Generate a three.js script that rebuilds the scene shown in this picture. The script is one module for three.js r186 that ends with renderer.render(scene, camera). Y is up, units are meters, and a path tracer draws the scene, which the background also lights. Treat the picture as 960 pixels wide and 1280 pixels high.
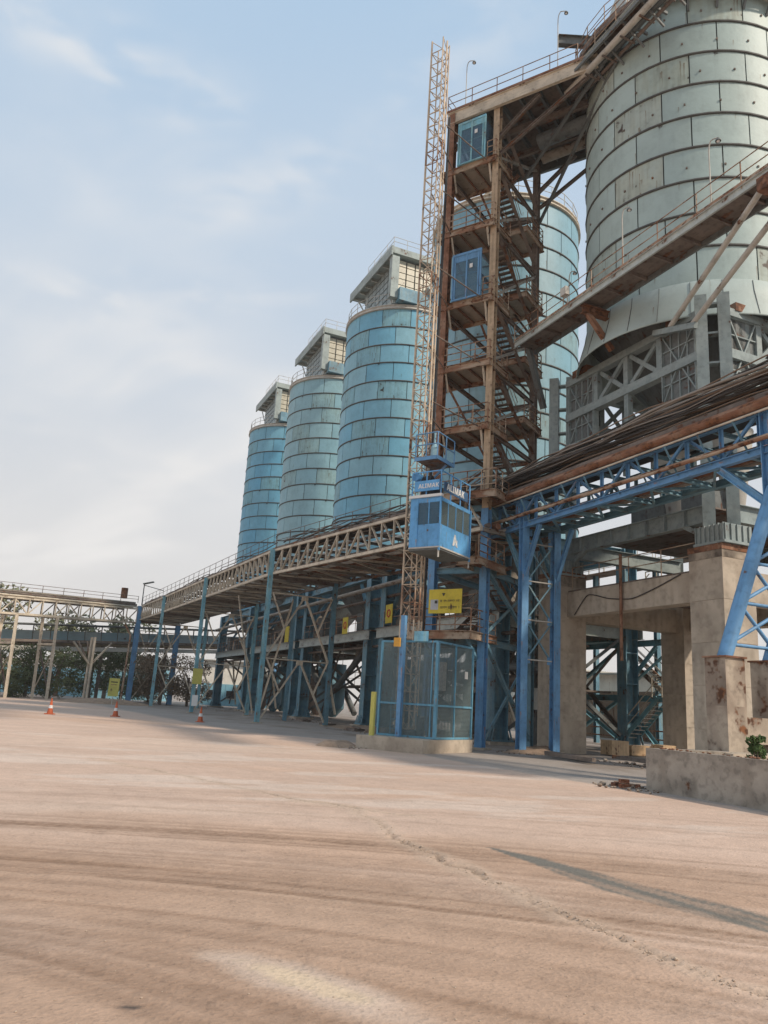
import * as THREE from 'three';
import { FontLoader } from 'three/addons/loaders/FontLoader.js';
import { TextGeometry } from 'three/addons/geometries/TextGeometry.js';
import { mergeGeometries } from 'three/addons/utils/BufferGeometryUtils.js';

// ------------------------------------------------------------------ camera, sky, sun, exposure
const D2R = Math.PI / 180;
const scene = new THREE.Scene();
const camera = new THREE.PerspectiveCamera(66.53, 0.75, 0.1, 3000);
camera.position.set(0, 1.7, 0);
camera.rotation.order = 'YXZ';
camera.rotation.set(13.81 * D2R, 0, 3.54 * D2R);
const renderer = new THREE.WebGLRenderer({ antialias: true });
renderer.toneMapping = THREE.LinearToneMapping;
renderer.toneMappingExposure = 1.42;
renderer.shadowMap.enabled = true;

function hash(x, y, s) { let h = (x * 374761393 + y * 668265263 + s * 1274126177) | 0; h = Math.imul(h ^ (h >>> 13), 1274126177); return ((h ^ (h >>> 16)) >>> 0) / 4294967296; }
function noise(x, y, s = 0, per = 0) {          // value noise, optional period
  let ix = Math.floor(x), iy = Math.floor(y); const fx = x - ix, fy = y - iy;
  const u = fx * fx * (3 - 2 * fx), v = fy * fy * (3 - 2 * fy);
  let jx = ix + 1, jy = iy + 1;
  if (per) { ix = ((ix % per) + per) % per; iy = ((iy % per) + per) % per; jx = ((jx % per) + per) % per; jy = ((jy % per) + per) % per; }
  const a = hash(ix, iy, s), b = hash(jx, iy, s), c = hash(ix, jy, s), d = hash(jx, jy, s);
  return a + (b - a) * u + (c - a) * v + (a - b - c + d) * u * v;
}
function fbm(x, y, s = 0, o = 4, per = 0) { let r = 0, a = 0.5, t = 0; for (let i = 0; i < o; i++) { r += a * noise(x, y, s + i * 17, per); t += a; a *= 0.5; x *= 2; y *= 2; per *= 2; } return r / t; }
const smooth = (a, b, x) => { const t = Math.min(1, Math.max(0, (x - a) / (b - a))); return t * t * (3 - 2 * t); };
const mix = (a, b, t) => a + (b - a) * t;
let seed = 12345; const rnd = () => { seed = (Math.imul(seed, 1664525) + 1013904223) >>> 0; return seed / 4294967296; };
const rr = (a, b) => a + (b - a) * rnd();

// thin streaks of cirrus: azimuth and elevation of both ends, width, strength
const WISP = [[-36, 41.6, -15, 39.2, 1.9, 1.25], [-33, 40.6, -24, 40.0, 1.2, 0.9], [-17, 33.6, -3, 38.4, 2.2, 0.75], [-30, 24.6, -8, 29.6, 2.0, 0.8], [-27, 16, -7, 13.8, 2.0, 0.6], [0, 42, 10, 47, 2.5, 0.5], [30, 40, 60, 36, 4, 0.6], [80, 30, 120, 36, 4, 0.6], [150, 40, 190, 34, 4, 0.6], [-120, 36, -80, 44, 4, 0.6], [-75, 30, -50, 36, 4, 0.6]];
{ // hazy late-afternoon sky with thin cirrus
  const W = 2048, H = 1024, data = new Float32Array(W * H * 4);
  for (let j = 0; j < H; j++) {
    const el = ((j + 0.5) / H - 0.5) * Math.PI;
    for (let i = 0; i < W; i++) {
      const az = ((i + 0.5) / W - 0.5) * 2 * Math.PI;          // atan2(z, x)
      const y = Math.sin(el), x = Math.cos(el) * Math.cos(az), z = Math.cos(el) * Math.sin(az);
      const t = Math.pow(Math.max(0, y), 0.72);
      let r = mix(0.56, 0.245, smooth(0.0, 1.1, t)), g = mix(0.537, 0.38, smooth(0.0, 1.15, t)), b = mix(0.515, 0.545, smooth(0.0, 0.8, t));
      if (y > 0) {
        const k = 1 / (y + 0.16), cx = x * k, cz = z * k;      // cloud sheet high above
        const a = 0.55, sx = cx * Math.cos(a) + cz * Math.sin(a), sz = -cx * Math.sin(a) + cz * Math.cos(a);
        const wx = fbm(cx * 1.1, cz * 1.1, 5, 4) * 1.4, n1 = fbm(sx * 0.75 + wx + 3.1, sz * 2.3 + wx * 0.8 + 1.7, 11, 6), n2 = fbm(cx * 0.9 + 8.2, cz * 0.9 + 4.4, 23, 4);
        const c = smooth(0.47, 0.78, n1) * smooth(0.32, 0.66, n2) * 0.85 + smooth(0.38, 0.8, n2) * 0.2;
        const fa = Math.atan2(x, -z) / D2R, fe = el / D2R; let wz = 0; for (const [a0, e0, a1, e1, w, s] of WISP) { const dx = a1 - a0, dy = e1 - e0, L2 = dx * dx + dy * dy, tt = Math.min(1, Math.max(0, ((fa - a0) * dx + (fe - e0) * dy) / L2)), d = Math.hypot(fa - a0 - dx * tt, fe - e0 - dy * tt) / w; if (d < 3) wz = Math.max(wz, s * Math.exp(-d * d) * smooth(0.3, 0.75, fbm(fa * 0.16 + fe * 0.35 + 1.5 * fbm(fa * 0.15, fe * 0.3, 37, 3), fe * 0.6 - fa * 0.12, 31, 6)) * 0.5 * (0.35 + 0.65 * Math.sin(Math.PI * (0.12 + 0.76 * tt)))); }
        const f = Math.min(1, c * smooth(0, 0.12, y) + wz);
        r = mix(r, 0.62, f); g = mix(g, 0.61, f); b = mix(b, 0.60, f);
      } else { const f = smooth(0, -0.25, y); r = mix(r, 0.34, f); g = mix(g, 0.29, f); b = mix(b, 0.25, f); }
      const o = (j * W + i) * 4; data[o] = r; data[o + 1] = g; data[o + 2] = b; data[o + 3] = 1;
    }
  }
  const sky = new THREE.DataTexture(data, W, H, THREE.RGBAFormat, THREE.FloatType);
  sky.mapping = THREE.EquirectangularReflectionMapping; sky.magFilter = THREE.LinearFilter; sky.minFilter = THREE.LinearFilter; sky.wrapS = THREE.RepeatWrapping; sky.needsUpdate = true;
  scene.background = sky; scene.environment = sky;
}
const SUN_AZ = 121 * D2R, SUN_EL = 40 * D2R;
const sun = new THREE.DirectionalLight(new THREE.Color(1, 0.86, 0.70), 2.6);
sun.position.set(200 * Math.sin(SUN_AZ) * Math.cos(SUN_EL), 200 * Math.sin(SUN_EL), -200 * Math.cos(SUN_AZ) * Math.cos(SUN_EL) - 45);
sun.target.position.set(0, 0, -45); scene.add(sun, sun.target);
sun.castShadow = true; sun.shadow.radius = 7; sun.shadow.mapSize.set(4096, 4096);
Object.assign(sun.shadow.camera, { left: -110, right: 110, top: 90, bottom: -90, near: 1, far: 500 });

scene.fog = new THREE.FogExp2(new THREE.Color(0.80, 0.77, 0.74), 0.0004);

// ------------------------------------------------------------------ frames: site axes (s along the silo row, v across it) and the hoist tower's own axes
const V3 = (x, y, z) => new THREE.Vector3(x, y, z);
const P = (x, h, f) => V3(x, h, -f);                            // f is metres ahead
const CA = Math.cos(23.5 * D2R), SA = Math.sin(23.5 * D2R);
const S = (s, h, v) => P(-SA * s + CA * v, h, CA * s + SA * v);
const CT = Math.cos(56 * D2R), ST = Math.sin(56 * D2R);
const T = (a, h, d) => P(4.7 - ST * a + CT * d, h, 35.7 + CT * a + ST * d);
const SITE = 23.5 * D2R;                                        // group turn that maps local (x = v, z = -s)
const TOW = -34 * D2R;                                          // group turn that maps local (x = -a, z = -d)

// ------------------------------------------------------------------ materials
const toS = c => { c = Math.min(1, Math.max(0, c)); return Math.round(255 * (c <= 0.0031308 ? c * 12.92 : 1.055 * Math.pow(c, 1 / 2.4) - 0.055)); };
function tex(N, fn, srgb) {
  const d = new Uint8Array(N * N * 4);
  for (let j = 0; j < N; j++) for (let i = 0; i < N; i++) { const c = fn(i / N, j / N), o = (j * N + i) * 4; for (let k = 0; k < 3; k++) d[o + k] = srgb ? toS(c[k]) : Math.round(255 * Math.min(1, Math.max(0, c[k]))); d[o + 3] = 255; }
  const t = new THREE.DataTexture(d, N, N); t.wrapS = t.wrapT = THREE.RepeatWrapping; t.magFilter = THREE.LinearFilter; t.minFilter = THREE.LinearMipmapLinearFilter; t.generateMipmaps = true;
  if (srgb) t.colorSpace = THREE.SRGBColorSpace; t.needsUpdate = true; return t;
}
const RUST = [0.21, 0.085, 0.035], RUSTD = [0.09, 0.04, 0.022];
// weathered coat: base colour, rust share, streaks running down, dirt, fine grain; size = metres per repeat
const i0 = q => Math.floor(q * 1000);
function coat(base, { rust = 0.1, streak = 0.3, dirt = 0.3, grain = 0.1, sd = 1, size = 3, N = 256, rough = 0.7, metal = 0, bump = 0.003, second = null, sf = 24, runs = 0 } = {}) {
  const RN = []; for (let i = 0; i < runs; i++) RN.push([hash(i, 1, sd), hash(i, 2, sd), 0.08 + 0.3 * hash(i, 3, sd) ** 2, 0.005 + 0.02 * hash(i, 4, sd) ** 2]);
  const heightAt = (u, v) => fbm(u * 6, v * 6, sd + 90, 5, 6);
  const col = tex(N, (u, v) => {
    const a = fbm(u * 5, v * 5, sd, 6, 5), b = fbm(u * 24, v * 24, sd + 50, 4, 24), g = hash((u * N) | 0, (v * N) | 0, sd + 7);
    const stp = 0.4 * noise(u * sf * 2, v * 4, sd + 33, sf * 2) + 0.6 * fbm(u * sf, v * 2, sd + 35, 2, sf);
    let c = base.slice();
    const lo = fbm(u * 3, v * 3, sd + 70, 4, 3);
    if (second) { const w = smooth(0.42, 0.62, lo * 0.6 + stp * 0.4); c = c.map((q, k) => mix(q, second[k], w)); }
    const dk = 1 - dirt * (0.55 * smooth(0.35, 0.75, a) + 0.45 * smooth(0.45, 0.8, b)) - streak * 0.45 * smooth(0.45, 0.85, stp * 0.7 + a * 0.3);
    c = c.map(q => q * dk * (1 + grain * (g - 0.5)) * (0.9 + 0.2 * lo));
    const rm = smooth(0.72 - rust * 0.55, 0.80 - rust * 0.5, a * 0.55 + b * 0.25 + stp * 0.28 * (streak > 0 ? 1 : 0.6));
    const rc = RUST.map((q, k) => mix(q, RUSTD[k], smooth(0.4, 0.7, b)));
    let rn = 0; for (const [u0, v0, l, w] of RN) { let dv = v0 - v; dv -= Math.floor(dv); let du = u - u0 + 0.006 * (noise(v * 30, i0(u0), sd, 0) - 0.5); du -= Math.round(du); if (dv < l) rn = Math.max(rn, smooth(w, w * 0.2, Math.abs(du)) * (1 - dv / l) * (0.5 + 0.5 * b)); }
    c = c.map((q, k) => mix(q, [0.36, 0.17, 0.07][k], rn));
    return c.map((q, k) => mix(q, rc[k] * (0.8 + 0.4 * g), rm));
  }, true);
  const bm = tex(256, (u, v) => { const h = heightAt(u, v) * 0.7 + 0.3 * fbm(u * 40, v * 40, sd + 60, 3, 40); return [h, h, h]; }, false);
  col.repeat.set(1 / size, 1 / size); bm.repeat.set(1 / size, 1 / size);
  return new THREE.MeshStandardMaterial({ map: col, bumpMap: bm, bumpScale: bump, roughness: rough, metalness: metal });
}
const flat = (r, g, b, rough = 0.7, metal = 0) => new THREE.MeshStandardMaterial({ color: new THREE.Color().setRGB(r, g, b), roughness: rough, metalness: metal });
const tint = (m, r, g, b) => { const n = m.clone(); n.color.setRGB(r, g, b); return n; };
const M = {
  blue: coat([0.13, 0.31, 0.54], { rust: 0.06, runs: 8, streak: 0.35, dirt: 0.3, sd: 3, rough: 0.55 }),
  blueOld: coat([0.135, 0.285, 0.375], { rust: 0.08, streak: 0.4, dirt: 0.4, sd: 9, rough: 0.6, second: [0.19, 0.30, 0.34] }),
  steel: coat([0.50, 0.545, 0.52], { rust: 0.06, streak: 0.22, dirt: 0.3, sd: 15, sf: 10, second: [0.44, 0.485, 0.47] }),
  steelDark: coat([0.15, 0.165, 0.165], { rust: 0.2, streak: 0.4, dirt: 0.5, sd: 21 }),
  cream: coat([0.66, 0.575, 0.455], { rust: 0.07, streak: 0.25, dirt: 0.35, sd: 27, second: [0.54, 0.47, 0.37] }),
  rusty: coat([0.31, 0.165, 0.10], { rust: 0.28, streak: 0.5, dirt: 0.35, sd: 33, rough: 0.85, second: [0.45, 0.355, 0.265] }),
  rustPipe: coat([0.23, 0.105, 0.06], { rust: 0.4, streak: 0.2, dirt: 0.45, sd: 39, rough: 0.85, second: [0.30, 0.18, 0.12] }),
  rustGrey: coat([0.205, 0.165, 0.14], { rust: 0.16, streak: 0.5, dirt: 0.5, sd: 45, rough: 0.85 }),
  concrete: coat([0.50, 0.43, 0.345], { rust: 0, streak: 0.28, dirt: 0.35, sf: 10, sd: 51, rough: 0.95, bump: 0.01, size: 4, second: [0.40, 0.335, 0.265] }),
  conDirty: coat([0.44, 0.37, 0.295], { rust: 0.24, streak: 0.6, dirt: 0.45, sf: 8, sd: 57, rough: 0.95, bump: 0.012, size: 3, second: [0.30, 0.24, 0.19] }),
  plate: coat([0.95, 0.95, 0.93], { runs: 5, rust: 0.0, streak: 0.2, dirt: 0.14, sd: 63, rough: 0.55, size: 5, bump: 0.012, N: 384 }),
  plateRust: coat([0.95, 0.93, 0.89], { runs: 26, rust: 0.04, streak: 0.45, dirt: 0.2, sd: 69, second: [0.93, 0.87, 0.79], rough: 0.6, size: 4, bump: 0.012, N: 384 }),
  pipeGrey: coat([0.33, 0.29, 0.24], { rust: 0.12, streak: 0.1, dirt: 0.5, sd: 75 }),
  galv: coat([0.52, 0.50, 0.45], { rust: 0.06, streak: 0.3, dirt: 0.3, sd: 81 }),
  brownWall: coat([0.235, 0.165, 0.115], { rust: 0.05, streak: 0.5, dirt: 0.35, sd: 87, size: 6 }),
  frame: coat([0.31, 0.365, 0.365], { rust: 0.09, streak: 0.22, dirt: 0.4, sd: 16, sf: 10, second: [0.25, 0.305, 0.31] }),
  conTop: coat([0.42, 0.355, 0.28], { rust: 0.03, streak: 1.1, dirt: 0.5, sd: 58, sf: 7, rough: 0.95, bump: 0.012, size: 3, second: [0.25, 0.205, 0.165] }),
  seam: flat(0.045, 0.05, 0.05, 0.8), dark: flat(0.03, 0.03, 0.032, 0.8), cable: flat(0.06, 0.054, 0.05, 0.6), cableGrey: flat(0.27, 0.24, 0.21, 0.7), cableBrown: flat(0.19, 0.13, 0.09, 0.8),
  white: flat(0.72, 0.72, 0.7, 0.6), yellow: coat([0.68, 0.55, 0.06], { rust: 0, streak: 0.2, dirt: 0.2, sd: 93, size: 2, N: 256 }), orange: coat([0.62, 0.13, 0.04], { rust: 0, streak: 0.3, dirt: 0.45, sd: 95, size: 0.8, N: 128, rough: 0.6 }), black: flat(0.02, 0.02, 0.02, 0.6),
};
M.yellowPale = tint(M.yellow, 0.82, 0.95, 2.2);

// ------------------------------------------------------------------ geometry helpers
const UP = V3(0, 1, 0);
const sec = {
  box: (w, h) => [[-w / 2, -h / 2], [w / 2, -h / 2], [w / 2, h / 2], [-w / 2, h / 2]],
  H: (w, h, t = 0.02, f = 0.025) => [[-w / 2, -h / 2], [w / 2, -h / 2], [w / 2, -h / 2 + f], [t / 2, -h / 2 + f], [t / 2, h / 2 - f], [w / 2, h / 2 - f], [w / 2, h / 2], [-w / 2, h / 2], [-w / 2, h / 2 - f], [-t / 2, h / 2 - f], [-t / 2, -h / 2 + f], [-w / 2, -h / 2 + f]],
  L: (a, t = 0.012) => [[-a / 2, -a / 2], [a / 2, -a / 2], [a / 2, -a / 2 + t], [-a / 2 + t, -a / 2 + t], [-a / 2 + t, a / 2], [-a / 2, a / 2]],
  C: (w, h, t = 0.015) => [[-w / 2, -h / 2], [w / 2, -h / 2], [w / 2, -h / 2 + t], [-w / 2 + t, -h / 2 + t], [-w / 2 + t, h / 2 - t], [w / 2, h / 2 - t], [w / 2, h / 2], [-w / 2, h / 2]],
  round: (r, n = 8) => { const a = []; for (let i = 0; i < n; i++) a.push([r * Math.cos(i / n * 2 * Math.PI), r * Math.sin(i / n * 2 * Math.PI)]); a.smooth = true; return a; },
};
const capCache = new Map();
function bar(p, q, pts, up = null) {              // a prism of section pts from p to q; uv in metres
  const z = q.clone().sub(p), L = z.length(); z.divideScalar(L);
  let u = up || (Math.abs(z.y) > 0.95 ? V3(SA, 0, CA) : UP);
  const x = u.clone().cross(z).normalize(), y = z.clone().cross(x).normalize();
  const n = pts.length, pos = [], nor = [], uv = [], idx = []; const ou = rnd() * 7, ov = rnd() * 7;
  const at = (k, t) => { const a = pts[k % n]; return [p.x + x.x * a[0] + y.x * a[1] + z.x * t, p.y + x.y * a[0] + y.y * a[1] + z.y * t, p.z + x.z * a[0] + y.z * a[1] + z.z * t]; };
  let per = 0;
  for (let k = 0; k < n; k++) {
    const a = pts[k], b = pts[(k + 1) % n], l = Math.hypot(b[0] - a[0], b[1] - a[1]);
    let n0 = [(b[1] - a[1]) / l, -(b[0] - a[0]) / l], n1 = n0;
    if (pts.smooth) { const la = Math.hypot(...a), lb = Math.hypot(...b); n0 = [a[0] / la, a[1] / la]; n1 = [b[0] / lb, b[1] / lb]; }
    const o = pos.length / 3; pos.push(...at(k, 0), ...at(k + 1, 0), ...at(k + 1, L), ...at(k, L));
    for (const m of [n0, n1, n1, n0]) nor.push(x.x * m[0] + y.x * m[1], x.y * m[0] + y.y * m[1], x.z * m[0] + y.z * m[1]);
    uv.push(ou + per, ov, ou + per + l, ov, ou + per + l, ov + L, ou + per, ov + L); per += l;
    idx.push(o, o + 1, o + 2, o, o + 2, o + 3);
  }
  let tri = capCache.get(pts); if (!tri) { tri = THREE.ShapeUtils.triangulateShape(pts.map(a => new THREE.Vector2(a[0], a[1])), []); capCache.set(pts, tri); }
  for (const e of [0, 1]) { const o = pos.length / 3, s = e ? 1 : -1; for (let k = 0; k < n; k++) { pos.push(...at(k, e * L)); nor.push(z.x * s, z.y * s, z.z * s); uv.push(ou + pts[k][0], ov + pts[k][1]); } for (const t of tri) e ? idx.push(o + t[0], o + t[1], o + t[2]) : idx.push(o + t[0], o + t[2], o + t[1]); }
  const g = new THREE.BufferGeometry(); g.setAttribute('position', new THREE.Float32BufferAttribute(pos, 3)); g.setAttribute('normal', new THREE.Float32BufferAttribute(nor, 3)); g.setAttribute('uv', new THREE.Float32BufferAttribute(uv, 2)); g.setIndex(idx); return g;
}
const BX = {}; const bsec = (w, h) => BX[w + '_' + h] || (BX[w + '_' + h] = sec.box(w, h));
const RX = {}; const rsec = (r, n = 8) => RX[r + '_' + n] || (RX[r + '_' + n] = sec.round(r, n));
const LX = {}; const lsec = (a, t = 0.012) => LX[a + '_' + t] || (LX[a + '_' + t] = sec.L(a, t));
const HX = {}; const hsec = (w, h, t = 0.02, f = 0.025) => HX[[w, h, t, f]] || (HX[[w, h, t, f]] = sec.H(w, h, t, f));
const beam = (p, q, w, h, up) => bar(p, q, bsec(w, h), up);
const hb = (p, q, w, h, up, t, f) => bar(p, q, hsec(w, h, t, f), up);
const ang = (p, q, a, up) => bar(p, q, lsec(a), up);
const rod = (p, q, r, n = 6) => bar(p, q, rsec(r, n));
// box in a frame function F(a,h,b): spans [a0,a1] x [h0,h1] x [b0,b1]
function boxIn(F, a0, a1, h0, h1, b0, b1) { const am = (a0 + a1) / 2, bm = (b0 + b1) / 2; const up = F(1, 0, 0).sub(F(0, 0, 0)).normalize(); return bar(F(am, h0, bm), F(am, h1, bm), sec.box(Math.abs(b1 - b0), Math.abs(a1 - a0)), up); }
function curveTube(pts, r, n = 6, seg = 0) {       // smooth tube through points, uv in metres
  const c = new THREE.CatmullRomCurve3(pts, false, 'catmullrom', 0.3), L = c.getLength(); const g = new THREE.TubeGeometry(c, seg || pts.length * 4, r, n, false);
  const uv = g.attributes.uv; for (let i = 0; i < uv.count; i++) uv.setXY(i, uv.getY(i) * 2 * Math.PI * r, uv.getX(i) * L); return g;
}
function polyTube(pts, r, n = 8) { const out = []; for (let i = 0; i + 1 < pts.length; i++) out.push(rod(pts[i], pts[i + 1], r, n)); for (let i = 1; i + 1 < pts.length; i++) { const g = new THREE.SphereGeometry(r * 1.01, n, 6); g.translate(pts[i].x, pts[i].y, pts[i].z); out.push(g); } return mrg(out); }
function mrg(gs) { gs = gs.flat(9); if (gs.length === 1) return gs[0]; return mergeGeometries(gs.map(g => { const h = g.clone(); for (const k of Object.keys(h.attributes)) if (!['position', 'normal', 'uv'].includes(k)) h.deleteAttribute(k); return h.index ? h : h.setIndex([...Array(h.attributes.position.count).keys()]); })); }
// ------------------------------------------------------------------ objects
const taken = new Map();
const numbered = n => { const k = taken.get(n) || 0; taken.set(n, k + 1); return k ? n + '_' + String(k).padStart(3, '0') : n; };
function add(name, g, m, parent, kind) {
  const o = new THREE.Mesh(Array.isArray(g) ? mrg(g) : g, m); o.name = name; o.castShadow = o.receiveShadow = true; parent.add(o); if (kind) o.userData.kind = kind; return o;
}
function thing(name, label, category, group) { const o = new THREE.Group(); o.name = numbered(name); o.userData = { label, category }; if (group) o.userData.group = group; scene.add(o); return o; }
function one(name, g, m, label, category, group) { const o = add(numbered(name), g, m, scene); o.userData = { label, category }; if (group) o.userData.group = group; return o; }
function struct(name, g, m) { const o = add(numbered(name), g, m, scene); o.userData.kind = 'structure'; return o; }
// hand-rail along points: two rails as one part, each post a sub-part
function railing(parent, pts, { h = 1.05, m = M.rusty, gap = 1.5, r = 0.022, toe = 0, rails = [1, 0.55] } = {}) {
  const gs = []; const dy = k => V3(0, k, 0);
  for (let i = 0; i + 1 < pts.length; i++) { for (const k of rails) gs.push(rod(pts[i].clone().add(dy(h * k)), pts[i + 1].clone().add(dy(h * k)), r, 6)); if (toe) gs.push(beam(pts[i].clone().add(dy(toe / 2)), pts[i + 1].clone().add(dy(toe / 2)), 0.012, toe)); }
  const rl = add('handrail', gs, m, parent);
  for (let i = 0; i + 1 < pts.length; i++) { const L = pts[i].distanceTo(pts[i + 1]), n = Math.max(1, Math.round(L / gap)); for (let k = i ? 1 : 0; k <= n; k++) { const p = pts[i].clone().lerp(pts[i + 1], k / n); add('post', rod(p, p.clone().add(dy(h)), r * 1.1, 6), m, rl); } }
  return rl;
}
const lerp = (p, q, t) => p.clone().lerp(q, t);
const off = (p, x, y, z) => V3(p.x + x, p.y + y, p.z + z);

// ------------------------------------------------------------------ ground
const polyD = (pts, x, y) => { let b = 1e9, bt = 0, acc = 0; for (let i = 0; i + 1 < pts.length; i++) { const [ax, ay] = pts[i], [bx, by] = pts[i + 1], dx = bx - ax, dy = by - ay, l2 = dx * dx + dy * dy, t = Math.min(1, Math.max(0, ((x - ax) * dx + (y - ay) * dy) / l2)); const d = Math.hypot(x - ax - dx * t, y - ay - dy * t); if (d < b) { b = d; bt = acc + t; } acc++; } return [b, bt / acc]; };
const CRACK = [[-6.6, 20], [-5.4, 18.5], [-3.4, 16.7], [-1.89, 15.2], [-1.2, 14.3], [-0.23, 13.8], [0.2, 12.2], [0.47, 10.9], [0.7, 10.2], [0.96, 9.47], [1.3, 8.75], [1.48, 8.26], [1.79, 7.58], [2.0, 7.05], [2.26, 6.33], [2.67, 5.6], [3.1, 4.8], [3.4, 4.0]];
const CRACK2 = [[-1.2, 14.25], [-0.5, 13.9], [0.3, 13.35], [0.75, 13.2]];
const APRON = [[-20, 15], [10, 14.4], [15.4, 14.06], [18.3, 13.6], [22.8, 13.4], [30, 13.5], [34.4, 13.2], [36.5, 11.2], [38.2, 9.9], [45, 9.1], [58.6, 8.1], [100, 5], [140, 2]];
const apronV = s => { for (let i = 0; i + 1 < APRON.length; i++) if (s <= APRON[i + 1][0]) return mix(APRON[i][1], APRON[i + 1][1], (s - APRON[i][0]) / (APRON[i + 1][0] - APRON[i][0])); return 2; };
const TRACKS = []; // tyre tracks sweeping across the yard: f = c + k1 x + k2 (x - x0)^2
for (const [c, k1, k2, n, gap, w, a] of [[11.2, 0.0, -0.010, 2, 0.3, 0.11, 0.45], [10.55, -0.02, -0.014, 3, 0.26, 0.13, 0.95], [9.6, -0.05, -0.018, 3, 0.3, 0.11, 0.6], [8.7, -0.08, -0.022, 2, 0.3, 0.13, 0.6], [8.2, -0.10, -0.026, 4, 0.2, 0.12, 1.0], [7.3, -0.14, -0.03, 3, 0.24, 0.1, 0.75], [6.45, -0.2, -0.035, 3, 0.2, 0.1, 0.8], [5.75, -0.3, -0.05, 3, 0.2, 0.12, 0.75], [5.15, -0.45, -0.06, 3, 0.2, 0.13, 0.9], [4.45, -0.6, -0.08, 3, 0.18, 0.13, 0.85], [12.5, 0.02, -0.01, 2, 0.3, 0.12, 0.4], [13.8, 0.05, -0.01, 2, 0.3, 0.14, 0.3], [15.2, 0.12, -0.012, 2, 0.4, 0.16, 0.25]]) for (let q = 0; q < n; q++) TRACKS.push([c - q * gap, k1 - 0.012 * q, k2, w * (0.8 + 0.5 * hash(q, c * 10 | 0, 3)), a * (0.6 + 0.4 * hash(q, c * 10 | 0, 4))]);
function groundAt(x, f) {                          // [r, g, b, height]
  const s = -SA * x + CA * f, v = CA * x + SA * f;
  const n1 = fbm(x * 0.22, f * 0.22, 101, 4), n2 = fbm(x * 1.3, f * 1.3, 102, 4), n3 = fbm(x * 5, f * 5, 103, 3), ns = fbm(x * 0.35, f * 2.2 + x * 0.2, 104, 4);
  let c = [0.63, 0.46, 0.36], h = 0;
  let k = 0.93 + 0.20 * (n1 - 0.5) + 0.12 * (n2 - 0.5) + 0.12 * (n3 - 0.5) + 0.09 * (ns - 0.5);
  const red = smooth(0.5, 0.75, fbm(x * 0.12 + 9, f * 0.3, 105, 3)); c = [c[0], c[1] * (1 - 0.05 * red), c[2] * (1 - 0.1 * red)];
  // pale dust drifts
  const pale = smooth(0.52, 0.74, fbm(x * 0.16 + 4, f * 0.55 - x * 0.1, 106, 4)); c = c.map((q, i) => mix(q, [0.72, 0.56, 0.45][i], pale * 0.55));
  const lime = smooth(0.56, 0.68, fbm(x * 0.3 + 1.3, f * 0.9 - x * 0.25 + 2.2, 125, 5)) * smooth(11, 15, f) * smooth(34, 28, f); c = c.map((q, i) => mix(q, [0.74, 0.62, 0.53][i], lime * 0.55));   // spilt lime dust
  // darker brown soil where lorries turn
  const soil = (0.35 + 0.65 * smooth(0.36, 0.62, fbm(x * 0.2 + 2, f * 0.55 + 7 + 0.1 * x, 107, 5))) * smooth(12.5, 9, f + 2.5 * (fbm(x * 0.4, f * 0.4, 126, 4) - 0.5)) * 0.75; c = c.map((q, i) => mix(q, [0.45, 0.295, 0.20][i], soil));
  if (f < 16 && f > 1) for (const [tc, k1, k2, w, a] of TRACKS) {
    const wob = 0.12 * (fbm(x * 0.5, tc * 3, 108, 2) - 0.5), d = Math.abs(f - (tc + k1 * x + k2 * (x + 1) * (x + 1) + wob)) / w;
    if (d < 1.6) { const e = smooth(1.3, 0.45, d + 0.5 * (n3 - 0.5)) * a * (0.35 + 0.65 * smooth(0.25, 0.6, fbm(x * 0.3 + tc * 5, tc, 109, 3))); const tr = (0.8 + 0.2 * Math.sin(x * 40 + d * 6)) * (0.45 + 0.55 * smooth(0.3, 0.62, noise(x * 0.25, (f - k1 * x - k2 * (x + 1) * (x + 1)) * 13, 117))); c = c.map((q, i) => mix(q, [0.25, 0.152, 0.095][i], Math.min(1, e * tr * 1.1))); h -= 0.008 * e; }
  }
  { // spilt pale powder with a yellow heart
    const dx = x + 0.35, df = f - 5.45, a = 0.62, p = dx * Math.cos(a) - df * Math.sin(a), q = dx * Math.sin(a) + df * Math.cos(a);
    const d = (p / (p < 0 ? 0.85 : 1.05)) ** 2 + (q / 0.24) ** 2, e = smooth(1.5, 0.1, d + 1.4 * (n2 - 0.5) + 0.9 * (n3 - 0.5)); c = c.map((w, i) => mix(w, [0.70, 0.56, 0.46][i], e * 0.6));
    const y = smooth(0.5, 0.05, ((p - 0.1) / 0.9) ** 2 + (q / 0.2) ** 2 + 0.6 * (n3 - 0.5)); c = c.map((w, i) => mix(w, [0.78, 0.62, 0.40][i], y * 0.45));
  }
  { // tapering grey strip, darker than the yard and slightly sunk
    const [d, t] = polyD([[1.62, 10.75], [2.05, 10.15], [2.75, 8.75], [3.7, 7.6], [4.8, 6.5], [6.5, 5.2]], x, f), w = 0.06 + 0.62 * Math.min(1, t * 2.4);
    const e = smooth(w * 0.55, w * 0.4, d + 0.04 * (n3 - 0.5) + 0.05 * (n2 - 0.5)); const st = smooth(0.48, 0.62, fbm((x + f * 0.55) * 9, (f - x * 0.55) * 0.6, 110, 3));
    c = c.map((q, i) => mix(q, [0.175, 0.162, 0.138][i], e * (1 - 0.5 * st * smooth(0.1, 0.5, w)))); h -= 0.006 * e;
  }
  { const d = ((x + 1.23) / 0.05) ** 2 + ((f - 4.84) / 0.035) ** 2, e = smooth(1.2, 0.6, d + 0.6 * (n3 - 0.5)); c = c.map((q, i) => mix(q, [0.09, 0.07, 0.06][i], e)); }
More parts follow.
